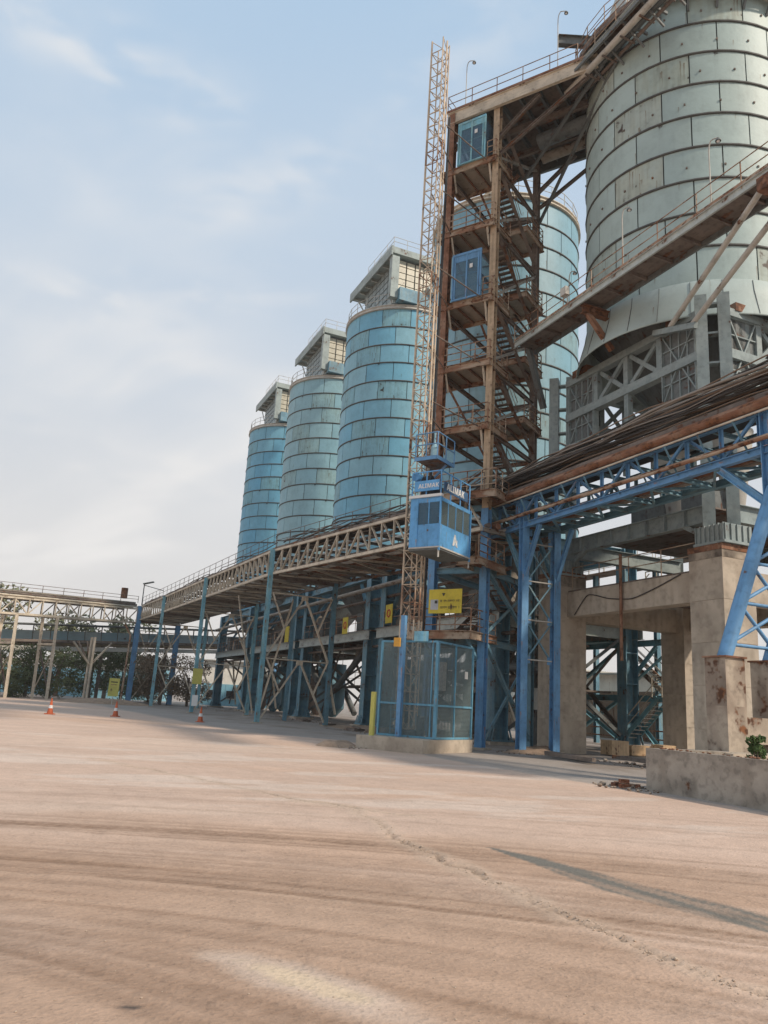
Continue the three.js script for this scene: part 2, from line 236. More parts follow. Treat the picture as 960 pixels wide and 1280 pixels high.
  for (const [pl, wd, dp] of [[CRACK, 0.045, 0.035], [CRACK2, 0.035, 0.03]]) {
    const wx = x + 0.3 * (fbm(x * 1.6, f * 1.6, 111, 3) - 0.5) + 0.1 * (n3 - 0.5), wf = f + 0.3 * (fbm(x * 1.6 + 5, f * 1.6, 112, 3) - 0.5) + 0.1 * (n2 - 0.5), [d] = polyD(pl, wx, wf);
    if (d < 0.5) { const gap = smooth(0.32, 0.6, fbm(x * 1.1, f * 1.1, 113, 2)), e = smooth(wd, wd * 0.3, d) * (0.35 + 0.65 * gap), sp = smooth(0.28, 0.05, d + 0.22 * (n3 - 0.5)); c = c.map((q, i) => mix(q, [0.60, 0.46, 0.35][i], sp * 0.5)); c = c.map((q, i) => mix(q, [0.24, 0.17, 0.12][i], e * 0.8)); h += 0.012 * sp - dp * e; }
  }
  // grey concrete apron along the plant
  const av = apronV(s) + 0.7 * (fbm(s * 0.35, v * 0.35, 114, 4) - 0.5) + 0.35 * (n2 - 0.5), ap = smooth(-0.12, 0.3, v - av);
  if (ap > 0) { const gz = 0.9 + 0.35 * (fbm(s * 0.5, v * 0.5, 115, 4) - 0.5) + 0.2 * (n3 - 0.5), dk = smooth(0.5, 0.7, fbm(s * 0.3, v * 0.6, 116, 4)); const gc = [0.36, 0.325, 0.295].map((q, i) => mix(q * gz, [0.15, 0.115, 0.085][i], dk * 0.55 * smooth(2.5, 6, v - av))); c = c.map((q, i) => mix(q * k, gc[i], ap * 0.9)); h += 0.012 * ap; }
  else c = c.map(q => q * k);
  h += 0.012 * (n1 - 0.5) + 0.006 * (n3 - 0.5);
  return [c[0], c[1], c[2], h];
}
{
  const lines = (list) => { const o = [list[0][0]]; for (let i = 0; i + 1 < list.length; i++) { const [a, st] = list[i], b = list[i + 1][0], n = Math.max(1, Math.round((b - a) / st)); for (let k = 1; k <= n; k++) o.push(a + (b - a) * k / n); } return o; };
  const xs = lines([[-900, 150], [-300, 60], [-120, 12], [-48, 2], [-24, 0.6], [-12, 0.22], [-5, 0.055], [7, 0.11], [14, 0.4], [30, 3], [60, 20], [200, 100], [900, 1]]);
  const fs = lines([[-300, 60], [-60, 12], [-12, 2], [0, 0.4], [3, 0.05], [12, 0.08], [20, 0.16], [44, 0.5], [80, 2], [130, 8], [250, 60], [700, 200], [1500, 1]]);
  const nx = xs.length, nf = fs.length, pos = new Float32Array(nx * nf * 3), col = new Float32Array(nx * nf * 3), uv = new Float32Array(nx * nf * 2), idx = new Uint32Array((nx - 1) * (nf - 1) * 6);
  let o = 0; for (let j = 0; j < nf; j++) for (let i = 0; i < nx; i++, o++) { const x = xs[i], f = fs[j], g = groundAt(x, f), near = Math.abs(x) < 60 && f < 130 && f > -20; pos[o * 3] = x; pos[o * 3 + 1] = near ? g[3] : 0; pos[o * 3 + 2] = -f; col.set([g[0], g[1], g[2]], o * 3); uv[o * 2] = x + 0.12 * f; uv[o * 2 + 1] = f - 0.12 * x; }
  o = 0; for (let j = 0; j + 1 < nf; j++) for (let i = 0; i + 1 < nx; i++) { const a = j * nx + i, b = a + 1, c = a + nx, d = c + 1; idx[o++] = a; idx[o++] = b; idx[o++] = d; idx[o++] = a; idx[o++] = d; idx[o++] = c; }
  const g = new THREE.BufferGeometry(); g.setAttribute('position', new THREE.BufferAttribute(pos, 3)); g.setAttribute('color', new THREE.BufferAttribute(col, 3)); g.setAttribute('uv', new THREE.BufferAttribute(uv, 2)); g.setIndex(new THREE.BufferAttribute(idx, 1)); g.computeVertexNormals();
  const fine = tex(1024, (u, v) => { const a = fbm(u * 90, v * 90, 120, 4, 90), b = hash((u * 1024) | 0, (v * 1024) | 0, 3), c = fbm(u * 14, v * 14, 121, 4, 14), p = smooth(0.70, 0.78, fbm(u * 60, v * 60, 123, 3, 60)); const k = 0.82 + 0.24 * (a - 0.5) + 0.10 * (b - 0.5) + 0.14 * (c - 0.5) - 0.14 * p; return [k * 1.08, k * 1.08, k * 1.08]; }, true);
  const bm = tex(1024, (u, v) => { const a = fbm(u * 90, v * 90, 120, 5, 90) * 0.7 + 0.3 * fbm(u * 14, v * 14, 121, 4, 14); return [a, a, a]; }, false);
  for (const t of [fine, bm]) t.repeat.set(1 / 2.3, 1 / 2.3);
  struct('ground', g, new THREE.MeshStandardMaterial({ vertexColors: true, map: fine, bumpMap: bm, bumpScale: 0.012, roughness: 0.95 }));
}

// ------------------------------------------------------------------ silos
const SILO_R = 5.2, COURSE = 1.68, TOP = 35.2, NP = 13, STEP = 2 * Math.PI / NP;
const siloS = [96.25, 78.72, 61.19, 43.66, 26.07];
const plateGeo = [0, 1, 2, 3, 4].map(k => {
  const gap = 0.055 / SILO_R, a0 = -STEP / 2 + gap / 2, a1 = STEP / 2 - gap / 2, n = 7, h0 = 0.02, h1 = COURSE - 0.02, R = SILO_R, Ri = SILO_R - 0.03, pos = [], nor = [], uv = [], idx = [];
  const q = (a, b, c, d, na, nb, nc, nd, ua, ub, uc, ud) => { const o = pos.length / 3; pos.push(...a, ...b, ...c, ...d); nor.push(...na, ...nb, ...nc, ...nd); uv.push(...ua, ...ub, ...uc, ...ud); idx.push(o, o + 1, o + 2, o, o + 2, o + 3); };
  const pt = (r, a, h) => [r * Math.sin(a), h, r * Math.cos(a)], nr = a => [Math.sin(a), 0, Math.cos(a)], ou = k * 1.37, ov = k * 2.11;
  for (let i = 0; i < n; i++) {
    const a = mix(a0, a1, i / n), b = mix(a0, a1, (i + 1) / n), U = t => [ou + R * t, 0], A = [ou + R * a, ov], B = [ou + R * b, ov], A2 = [A[0], ov + COURSE], B2 = [B[0], ov + COURSE];
    q(pt(R, a, h0), pt(R, b, h0), pt(R, b, h1), pt(R, a, h1), nr(a), nr(b), nr(b), nr(a), A, B, B2, A2);
    q(pt(R, a, h1), pt(R, b, h1), pt(Ri, b, h1), pt(Ri, a, h1), [0, 1, 0], [0, 1, 0], [0, 1, 0], [0, 1, 0], A2, B2, B2, A2);
    q(pt(Ri, a, h0), pt(Ri, b, h0), pt(R, b, h0), pt(R, a, h0), [0, -1, 0], [0, -1, 0], [0, -1, 0], [0, -1, 0], A, B, B, A);
  }
  const s0 = [-Math.cos(a0), 0, Math.sin(a0)], s1 = [Math.cos(a1), 0, -Math.sin(a1)];
  q(pt(Ri, a0, h0), pt(R, a0, h0), pt(R, a0, h1), pt(Ri, a0, h1), s0, s0, s0, s0, [ou, ov], [ou, ov], [ou, ov + 1], [ou, ov + 1]);
  q(pt(R, a1, h0), pt(Ri, a1, h0), pt(Ri, a1, h1), pt(R, a1, h1), s1, s1, s1, s1, [ou, ov], [ou, ov], [ou, ov + 1], [ou, ov + 1]);
  const g = new THREE.BufferGeometry(); g.setAttribute('position', new THREE.Float32BufferAttribute(pos, 3)); g.setAttribute('normal', new THREE.Float32BufferAttribute(nor, 3)); g.setAttribute('uv', new THREE.Float32BufferAttribute(uv, 2)); g.setIndex(idx); return g;
});
const pm = (r, g, b) => tint(M.plate, r, g, b), pr = (r, g, b) => tint(M.plateRust, r, g, b);
const PAL = [
  [pm(0.150, 0.392, 0.558), pm(0.162, 0.404, 0.558), pm(0.183, 0.420, 0.560), pm(0.132, 0.382, 0.563), pr(0.178, 0.412, 0.548)],
  [pm(0.262, 0.450, 0.524), pm(0.246, 0.439, 0.521), pm(0.274, 0.457, 0.524), pr(0.270, 0.452, 0.516), pm(0.238, 0.434, 0.524)],
  [pm(0.195, 0.437, 0.579), pm(0.166, 0.421, 0.584), pm(0.220, 0.454, 0.576), pr(0.220, 0.451, 0.572), pm(0.241, 0.464, 0.572)],
  [pm(0.213, 0.396, 0.497), pm(0.228, 0.401, 0.492), pm(0.200, 0.388, 0.495), pr(0.232, 0.401, 0.488), pm(0.244, 0.411, 0.492)],
  [pm(0.385, 0.485, 0.475), pm(0.37, 0.475, 0.47), pr(0.41, 0.49, 0.465), pm(0.40, 0.50, 0.485), pr(0.38, 0.48, 0.465)],
];
const lathe = (prof, n = 64) => { const g = new THREE.LatheGeometry(prof.map(p => new THREE.Vector2(p[0], p[1])), n); const uv = g.attributes.uv, ps = g.attributes.position; for (let i = 0; i < uv.count; i++) uv.setXY(i, uv.getX(i) * 2 * Math.PI * SILO_R, ps.getY(i)); return g; };
const ringGeo = lathe([[SILO_R - 0.04, -0.055], [SILO_R + 0.05, -0.055], [SILO_R + 0.06, 0], [SILO_R + 0.05, 0.055], [SILO_R - 0.04, 0.055]], 52);
const siloLabel = ['deep blue silo at the far end of the silo row', 'pale grey green silo between the deep blue silo and the mottled blue silo', 'mottled blue silo with a rust streak under its roof house', 'teal silo with sunlight painted as a cream rim behind the rusty stair tower', 'huge pale grey green silo on a steel girder frame and concrete piers'];
const ringMat = coat([0.075, 0.075, 0.07], { rust: 0.12, streak: 0.2, dirt: 0.3, sd: 130, N: 256 });
for (let k = 0; k < 5; k++) {
  const c = S(siloS[k], 0, 27.4), nC = k === 4 ? 9 : 14, hb0 = TOP - nC * COURSE;
  const o = thing('silo', siloLabel[k], 'silo', 'steel silos in a row'); o.position.copy(c); o.userData.placed = true;
  add('inner_shell', lathe([[SILO_R - 0.06, hb0 + 0.01], [SILO_R - 0.06, TOP]], 48), M.seam, o);
  for (let r = 0; r < nC; r++) {
    const h = TOP - (r + 1) * COURSE, base = (k === 4 ? -21.4 : 17 * k) * D2R + (r % 2 ? STEP / 2 : 0) + STEP / 2;
    for (let i = 0; i < NP; i++) {
      const n = hash(i, r, 200 + k), pal = PAL[k]; let id = Math.floor(n * 4.6); if (id > 4) id = 4;
      if (k === 2 && r < 5 && n < 0.7) id = n < 0.5 ? 1 : 0;
      const pl = add('shell_plate', plateGeo[(i * 3 + r * 2 + k) % 5], pal[id], o); pl.rotation.y = base + i * STEP; pl.position.y = h;
    }
    if (r > 0) { const rg = add('stiffener_ring', ringGeo, ringMat, o); rg.position.y = TOP - r * COURSE; }
  }
  if (k < 4) { const rg = add('stiffener_ring', ringGeo, ringMat, o); rg.position.y = hb0; }
  add('top_rim', lathe([[SILO_R - 0.05, TOP], [SILO_R + 0.16, TOP], [SILO_R + 0.16, TOP + 0.1], [SILO_R + 0.05, TOP + 0.1], [SILO_R + 0.05, TOP + 0.32], [SILO_R + 0.13, TOP + 0.32], [SILO_R + 0.13, TOP + 0.4], [SILO_R - 0.2, TOP + 0.42]], 64), k === 3 ? M.cream : M.galv, o);  // teal silo: warm sunlight on the rim is put in as cream
  add('roof', lathe([[SILO_R - 0.1, TOP + 0.38], [1, TOP + 1.3], [0.01, TOP + 1.32]], 40), M.steel, o);
  add('hopper', lathe([[SILO_R - 0.1, hb0 + 0.02], [1.0, hb0 - 5.2], [0.5, hb0 - 6]], 32), M.steelDark, o);
  if (k < 4) {
    const pts = []; for (let i = 0; i <= 26; i++) { const a = i / 26 * 2 * Math.PI; pts.push(V3((SILO_R - 0.05) * Math.sin(a), TOP + 0.4, (SILO_R - 0.05) * Math.cos(a))); }
    railing(o, pts, { m: M.galv, h: 1.1, gap: 1.3, r: 0.025 });
  }
  // studs welded on the plates of the near silo, and a few on the others
  const studs = []; const rows = k === 4 ? [0, 1, 2, 3, 5, 7] : [];
  for (const r of rows) for (let i = 0; i < 22; i++) { const a = (i + (r % 2) * 0.5 + 0.12 * hash(i, r, 5)) / 22 * 2 * Math.PI, h = TOP - (r + 0.6) * COURSE; const d = V3(Math.sin(a), 0, Math.cos(a)); studs.push(beam(d.clone().multiplyScalar(SILO_R - 0.02).setY(h), d.clone().multiplyScalar(SILO_R + 0.05).setY(h), 0.08, 0.08)); }
  if (studs.length) add('stud', studs, M.rustGrey, o, 'stuff');
  if (k === 4) {
    const sk = add('skirt', lathe([[SILO_R - 0.1, 20.14], [SILO_R + 0.07, 20.1], [SILO_R + 0.16, 19.5], [SILO_R + 0.5, 18.3], [SILO_R + 0.52, 18.22], [SILO_R + 0.46, 18.22], [SILO_R - 0.1, 19.4]], 64), pm(0.40, 0.48, 0.47), o);
    for (let i = 0; i < 26; i++) { const a = i / 26 * 2 * Math.PI + 0.05, d = V3(Math.sin(a), 0, Math.cos(a)); add('seam_rib', [beam(d.clone().multiplyScalar(SILO_R + 0.50).setY(18.3), d.clone().multiplyScalar(SILO_R + 0.17).setY(19.5), 0.02, 0.03, d), beam(d.clone().multiplyScalar(SILO_R + 0.165).setY(19.5), d.clone().multiplyScalar(SILO_R + 0.08).setY(20.06), 0.02, 0.03, d)], M.steelDark, sk); }
  }
}
// roof houses on the three far silos
const paneSunlit = coat([0.50, 0.47, 0.37], { rust: 0, streak: 0.3, dirt: 0.25, sd: 150, N: 256, rough: 0.4 }), paneDark = coat([0.27, 0.32, 0.32], { rust: 0.02, streak: 0.3, dirt: 0.4, sd: 156, N: 256, rough: 0.45 });  // cream panes carry warm sunlight in their base colour
const fascia = coat([0.33, 0.39, 0.38], { rust: 0.08, streak: 0.5, dirt: 0.3, sd: 162, size: 4 });
const houseOf = ['deep blue', 'pale grey green', 'mottled blue'];
for (let k = 0; k < 3; k++) {
  const sc = siloS[k], o = thing('roof_house', `steel roof house with gridded windows coloured as sunlit cream on top of the ${houseOf[k]} silo`, 'roof house', 'roof houses on the far silos');
  const B = (a0, a1, h0, h1, b0, b1) => boxIn(S, sc + a0, sc + a1, h0, h1, b0, b1);
  add('wall', [B(-4.2, 2.9, 36.15, 40.2, 24.6, 30)], M.steelDark, o);
  add('floor_beam', [B(-4.4, 3.2, 35.7, 36.15, 24.3, 24.6), B(-4.4, 3.2, 35.7, 36.15, 29.6, 30.1), B(-4.4, -4.15, 35.7, 36.13, 24.62, 29.58)], M.steel, o);
  const rf = add('roof', [B(-4.9, 4.9, 40.24, 40.85, 23.7, 30.6), B(-4.94, 4.94, 40.0, 40.9, 23.66, 23.8)], fascia, o);
  for (let i = 0; i < 7; i++) add('roof_beam', hb(S(sc - 4 + i * 1.35, 40.08, 23.85), S(sc - 4 + i * 1.35, 40.08, i > 4 ? 30 : 24.58), 0.14, 0.26), M.steel, rf);
  for (const v of [24.5, 29]) add('roof_strut', rod(S(sc + 2.9, 38.2, v), S(sc + 4.5, 40.0, v), 0.07), M.steel, rf);
  add('side_fin', [B(-4.9, -4.35, 36.0, 40.0, 23.8, 24.5)], fascia, o);
  add('side_sill', [B(-5.3, -4.45, 35.7, 36.9, 24.52, 29.2)], M.blueOld, o);
  add('side_duct', bar(S(sc - 5.2, 37.0, 27.4), S(sc - 5.2, 38.8, 29.4), sec.box(0.9, 1.1)), M.steel, o);
  for (let i = 0; i < 8; i++) for (let j = 0; j < 6; j++) { const a = -4.3 + i * 0.9, h = 36.3 + j * 0.63; add('pane', B(a + 0.06, a + 0.84, h + 0.05, h + 0.56, 24.5, 24.62), paneDark, o); }
  for (let i = 0; i < 6; i++) for (let j = 0; j < 5; j++) { const b = 24.6 + i * 0.86, h = 37.05 + j * 0.6; add('window_pane', B(-4.34, -4.18, h + 0.04, h + 0.56, b + 0.05, b + 0.79), paneSunlit, o); }
  railing(o, [S(sc + 1, 40.85, 23.9), S(sc - 4.8, 40.85, 23.9), S(sc - 4.8, 40.85, 30.4)], { m: M.galv, h: 1.0, gap: 1.4, r: 0.022 });
}
// steel support frames under the four far silos
const baseGus = M.blueOld;
for (let k = 0; k < 4; k++) {
  const sc = siloS[k], nm = ['deep blue silo', 'pale grey green silo', 'mottled blue silo', 'teal silo'][k];
  const o = thing('support_frame', `faded blue steel support frame with deck under the ${nm}`, 'steel frame', 'support frames under the far silos');
  const vs = [23, 31.8];
  for (const e of [-1, 1]) for (const v of vs) {
    const s = sc + e * 7.35, col = add('column', bar(S(s, 0.25, v), S(s, 11.6, v), hsec(0.78, 0.9, 0.05, 0.06), S(0, 0, 1)), M.blueOld, o);
    for (let h = 1.9; h < 11; h += 1.75) add('stiffener', boxIn(S, s - 0.39, s + 0.39, h, h + 0.05, v - 0.43, v + 0.43), M.blueOld, col);
    const gs = [boxIn(S, s - 0.62, s + 0.62, 0.18, 0.26, v - 0.68, v + 0.68)]; for (const q of [-0.5, -0.25, 0, 0.25, 0.5]) { gs.push(beam(S(s + q, 0.26, v - 0.62), S(s + q, 0.8, v - 0.46), 0.04, 0.12)); gs.push(beam(S(s + q, 0.26, v + 0.62), S(s + q, 0.8, v + 0.46), 0.04, 0.12)); }
    add('base_plate', gs, M.blueOld, col);
    add('foundation', boxIn(S, s - 0.85, s + 0.85, -0.1, 0.17, v - 0.9, v + 0.9), M.concrete, col);
  }
  for (const v of [22.5, 32.3]) add('deck_beam', hb(S(sc - 8.1, 6.55, v), S(sc + 8.1, 6.55, v), 0.3, 0.66), M.steel, o);
  for (const e of [-1, 1]) add('deck_beam', hb(S(sc + e * 7.35, 6.5, 23.5), S(sc + e * 7.35, 6.5, 31.3), 0.3, 0.6), M.steel, o);
  add('deck', boxIn(S, sc - 8.0, sc + 8.0, 6.9, 6.96, 22.4, 32.4), M.rustGrey, o);
  for (const v of vs) add('top_beam', hb(S(sc - 8, 11.25, v), S(sc + 8, 11.25, v), 0.5, 0.8, null, 0.03, 0.04), M.blueOld, o);
  for (const e of [-1, 1]) add('top_beam', hb(S(sc + e * 7.35, 11.2, 23.5), S(sc + e * 7.35, 11.2, 31.3), 0.5, 0.7, null, 0.03, 0.04), M.blueOld, o);
  for (const e of [-1, 1]) { const s = sc + e * 7.35; add('knee_brace', hb(S(s - e * 0.4, 7.6, 23), S(s - e * 2.6, 10.8, 23), 0.2, 0.24), M.blueOld, o); add('knee_brace', hb(S(s, 7.6, 23.45), S(s, 10.8, 25.6), 0.2, 0.24), M.blueOld, o); }
  for (const e of [-1, 1]) for (const [a, b] of [[0.8, 6.2], [6.2, 0.8]]) add('brace', ang(S(sc + e * 7.35, a, 23.6), S(sc + e * 7.35, b, 31.2), 0.2), M.steelDark, o);
  for (const [a, b] of [[0.8, 6.2], [6.2, 0.8]]) { add('brace', ang(S(sc - 7, a, 31.8), S(sc, b, 31.8), 0.2), M.rustGrey, o); add('brace', ang(S(sc, b, 31.8), S(sc + 7, a, 31.8), 0.2), M.rustGrey, o); }
  railing(o, [S(sc + 6.8, 6.96, 22.45), S(sc - 6.8, 6.96, 22.45)], { m: M.rusty, gap: 1.4, h: 1.1 });
  // rotary valves and chutes hanging through the deck
  for (const e of [-3, 0, 3]) { const c = S(sc + e, 0, 26.4); const g = new THREE.CylinderGeometry(0.7, 0.35, 2.2, 14); g.translate(c.x, 9.3, c.z); add('chute', [g, rod(S(sc + e, 5.2, 26.4), S(sc + e, 8.3, 26.4), 0.35, 12)], M.pipeGrey, o); }
  for (const [h, v, r] of [[9.9, 22.3, 0.17], [9.2, 22.9, 0.11], [8.6, 24.2, 0.14], [5.8, 23.2, 0.1]]) add('pipe', rod(S(sc - 8.6, h, v), S(sc + 8.6, h, v), r, 10), h > 9.5 ? M.pipeGrey : M.rustGrey, o);
  for (const [a, w, h] of [[-4.5, 1.2, 1.6], [1.8, 0.9, 1.2], [4.6, 1.4, 1.9]]) add('blower_box', boxIn(S, sc + a, sc + a + w, 6.98, 6.98 + h, 23.4, 24.6), M.steelDark, o);
  for (const [e, v, r, h] of [[-5.2, 27, 0.9, 4.6], [-1.6, 29.2, 1.1, 5.4], [3.4, 28, 0.8, 4.2], [5.6, 30, 0.9, 5]]) { const c = S(sc + e, 0, v), g = new THREE.CylinderGeometry(r, r, h - 1, 16); g.translate(c.x, h / 2 + 0.5, c.z); const g2 = new THREE.CylinderGeometry(r, 0.3, 0.9, 16); g2.translate(c.x, 0.55, c.z); add('vessel', [g, g2], e > 0 ? M.rustGrey : M.blueOld, o); }
  for (const [a, b, c, d, v] of [[-7, 3.2, -1, 6.4, 25.5], [7, 2.6, 1, 6.2, 25.8], [-4, 0.6, 4, 5.8, 30.6]]) add('sloping_duct', rod(S(sc + a, b, v), S(sc + c, d, v + 0.4), 0.28, 12), M.steelDark, o);
  add('lower_deck', boxIn(S, sc - 6.6, sc + 6.6, 3.1, 3.2, 27, 31.2), M.rustGrey, o); railing(o, [S(sc - 6.6, 3.2, 27), S(sc + 6.6, 3.2, 27)], { m: M.rusty, gap: 1.5, h: 1.1 });
  for (const [a, b] of [[-7, -3.2], [3.2, 7]]) { add('front_brace', ang(S(sc + a, 0.6, 24.6), S(sc + b, 6.1, 24.6), 0.16), M.cream, o); add('front_brace', ang(S(sc + a, 6.1, 24.7), S(sc + b, 0.6, 24.7), 0.16), M.rustGrey, o); }
  for (let k = 0; k < 5; k++) add('deck_joist', hb(S(sc - 6 + k * 3, 6.65, 22.8), S(sc - 6 + k * 3, 6.65, 32), 0.16, 0.4), M.rustGrey, o);
  for (const a of [-3.2, 2.2]) add('hanging_chain', rod(S(sc + a, 4.4, 22.5), S(sc + a, 6.2, 22.5), 0.025, 5), M.cableGrey, o);
}

// ------------------------------------------------------------------ concrete piers and steel frame of the near silo
{
  const o = thing('concrete_portal', 'weathered concrete portal of four tall piers and cross beams under the near silo', 'concrete frame');
  const pier = (s0, s1, v0, v1, h) => { const lf = []; let hh = -0.05, k = 0; while (hh < h - 0.01) { const h2 = Math.min(h, hh + 1.55), e = 0.006 * hash(k, s0 * 10 | 0, 8) + 0.002; lf.push(boxIn(S, s0 - e, s1 + e, hh + 0.012, h2 - 0.002, v0 - e, v1 + e)); lf.push(boxIn(S, s0 + 0.012, s1 - 0.012, h2 - 0.02, h2 + 0.02, v0 + 0.012, v1 - 0.012)); hh = h2; k++; } const top = lf.splice(-2), p = add('pier', lf, M.concrete, o); add('stained_head', top, M.conTop, p); add('cap_band', boxIn(S, s0 - 0.03, s1 + 0.03, h, h + 0.22, v0 - 0.03, v1 + 0.03), M.rustPipe, p); return p; };
  pier(30.5, 32.1, 22.6, 24.2, 8.2); pier(20.7, 22.3, 22.6, 24.2, 8.0); pier(30.5, 32.1, 30.4, 32.0, 8.2); pier(20.7, 22.3, 30.4, 32.0, 8.0);
  add('cross_beam', boxIn(S, 22.302, 30.498, 6.25, 7.42, 23.1, 23.8), M.concrete, o);
  add('cross_beam', boxIn(S, 22.302, 30.498, 6.25, 7.42, 30.8, 31.5), M.concrete, o);
  add('cross_beam', boxIn(S, 31.0, 31.8, 6.2, 7.38, 24.202, 30.398), M.concrete, o);
  add('cross_beam', boxIn(S, 21.0, 21.8, 6.2, 7.38, 24.202, 30.398), M.concrete, o);
  add('joist', boxIn(S, 22.302, 30.498, 6.9, 7.3, 26.6, 26.95), M.concrete, o);
  add('service_floor', boxIn(S, 22.3, 30.5, 7.43, 7.5, 23.15, 31.4), M.rustGrey, o);
  railing(o, [S(30.3, 7.5, 23.25), S(22.5, 7.5, 23.25)], { m: M.rusty, gap: 1.9, h: 1.1 });
  one('drain_pipe', rod(S(26.6, 4.1, 22.98), S(26.6, 8.7, 22.98), 0.07, 8), M.rustPipe, 'thin rusty drain pipe hanging in front of the concrete cross beam', 'pipe');
  one('loose_cable', curveTube([S(29.9, 6.3, 23.06), S(28.9, 7.15, 23.05), S(27.5, 6.85, 23.06), S(26, 6.7, 23.05), S(24.6, 7.0, 23.06), S(23.2, 7.4, 23.05)], 0.025, 5, 30), M.cable, 'loose black cable drooping along the concrete cross beam', 'cable');
}
{
  const o = thing('girder_frame', 'pale steel girder frame with bolted gusset panels carrying the near silo', 'steel frame');
  const diag = (a, b) => S(a, 0, b).normalize();
  const corners = [[21.3, 23.3, 1, 1], [31.2, 23.3, 1, -1], [21.3, 31.5, -1, 1], [31.2, 31.5, -1, -1]];
  for (const [s, v, a, b] of corners) {
    const ud = diag(1, -1), oo = k => S(s, 0, v).addScaledVector(ud, k * 0.43).setY(0); const c = add('column', [-1, 1].map(k => bar(oo(k).setY(8.98), oo(k).setY(18.75), sec.box(0.5, 0.46), ud)), M.frame, o);
    for (let h = 10.5; h < 18.6; h += 1.3) add('diaphragm', bar(S(s, h, v), S(s, h + 0.08, v), sec.box(0.36, 0.4), ud), M.frame, c);
    const gs = [boxIn(S, s - 0.75, s + 0.75, 8.24, 8.34, v - 0.7, v + 0.8)]; for (let q = -0.66; q <= 0.7; q += 0.22) gs.push(boxIn(S, s + q - 0.02, s + q + 0.02, 8.34, 9.0, v - 0.68, v + 0.78)); for (let q = -0.6; q <= 0.7; q += 0.3) gs.push(boxIn(S, s - 0.74, s + 0.74, 8.35, 8.98, v + q - 0.02, v + q + 0.02));
    add('base_shoe', gs, M.frame, c);
  }
  const girder = (F, a0, a1) => { // F(t, h): point in the girder's plane; t runs along it
    const up = F(0, 18).sub(F(0, 17)).normalize();
    add('top_chord', beam(F(a0, 18.2), F(a1, 18.2), 0.4, 0.34), M.frame, o); add('bottom_chord', beam(F(a0, 16.35), F(a1, 16.35), 0.4, 0.4), M.frame, o);
    const m = (a0 + a1) / 2, q0 = mix(a0, a1, 0.26), q1 = mix(a0, a1, 0.74);
    for (const a of [q0, m, q1]) add('upright', beam(F(a, 16.56), F(a, 18.02), 0.3, 0.28), M.frame, o);
    add('hanger', beam(F(m, 14.2), F(m, 16.14), 0.28, 0.26), M.frame, o);
    for (const [x, y] of [[q0, m], [q1, m]]) { add('diagonal', beam(F(mix(x, y, 0.1), 16.6), F(mix(x, y, 0.9), 18.0), 0.16, 0.2), M.frame, o); add('diagonal', beam(F(mix(x, y, 0.12), 17.95), F(mix(x, y, 0.88), 16.62), 0.12, 0.2), M.frame, o); }
    for (const [x, y] of [[a0, q0], [a1, q1]]) { // gusset panel: back plate with raised ribs
      const b = mix(x, y, 0.1), e = mix(x, y, 0.92), lo = 14.9, hi = 18.02, back = F(mix(b, e, 0.5), mix(lo, hi, 0.5)), g = add('gusset_panel', bar(F(b, (lo + hi) / 2), F(e, (lo + hi) / 2), sec.box(0.05, hi - lo)), M.steelDark, o);
      for (let i = 0; i < 5; i++) { const t = i / 4; add('rib', beam(F(mix(b, e, t), lo), F(mix(b, e, t), hi), i % 4 ? 0.2 : 0.34, 0.05), M.frame, g); add('rib', beam(F(b, mix(lo, hi, t)), F(e, mix(lo, hi, t)), 0.2, 0.05), M.frame, g); }
      add('rib', beam(F(b, lo), F(e, hi), 0.24, 0.06), M.frame, g); add('rib', beam(F(e, lo), F(b, hi), 0.24, 0.06), M.frame, g);
      add('packing_block', beam(F(mix(b, e, 0.2), 18.5), F(mix(b, e, 0.8), 18.5), 0.5, 0.36), M.rustPipe, g);
    }
  };
  girder((a, h) => S(a, h, 23.3), 21.9, 30.7); girder((a, h) => S(21.3, h, a), 23.9, 31.0); girder((a, h) => S(31.2, h, a), 23.9, 31.0);
  for (const v of [23.3, 31.5]) { const b = add('floor_beam', hb(S(22.1, 9.65, v), S(30.4, 9.65, v), 0.35, 0.72), M.frame, o); for (let s = 23; s < 30.2; s += 1.1) add('web_stiffener', boxIn(S, s, s + 0.03, 9.33, 9.97, v - 0.17, v + 0.17), M.frame, b); }
  for (const s of [21.3, 31.2]) add('floor_beam', hb(S(s, 9.65, 23.9), S(s, 9.65, 31.0), 0.35, 0.72), M.frame, o);
  add('floor_plate', boxIn(S, 22.2, 30.4, 10.03, 10.1, 23.5, 31.4), M.rustGrey, o);
  for (const e of [[22.3, 1], [30.2, -1]]) add('knee_brace', beam(S(e[0], 8.9, 23.3), S(e[0] + e[1] * 0.9, 9.4, 23.3), 0.2, 0.2), M.frame, o);
  for (const [s, w] of [[24, 1.4], [27.5, 1.1]]) add('valve_box', boxIn(S, s, s + w, 10.12, 11.9, 25.4, 27), M.steelDark, o);
  for (const e of [-2.2, 1.4]) { const g = new THREE.CylinderGeometry(0.9, 0.4, 3.5, 16); const c = S(26.1 + e, 12.6, 27); g.translate(c.x, c.y, c.z); add('discharge_cone', g, M.galv, o); }
  one('bracket_beam', beam(S(24.0, 18.1, 22.75), S(21.5, 17.35, 22.6), 0.2, 0.24), M.frame, 'pale bracket beam on the gusset panels holding the two sloping struts', 'bracket');
}
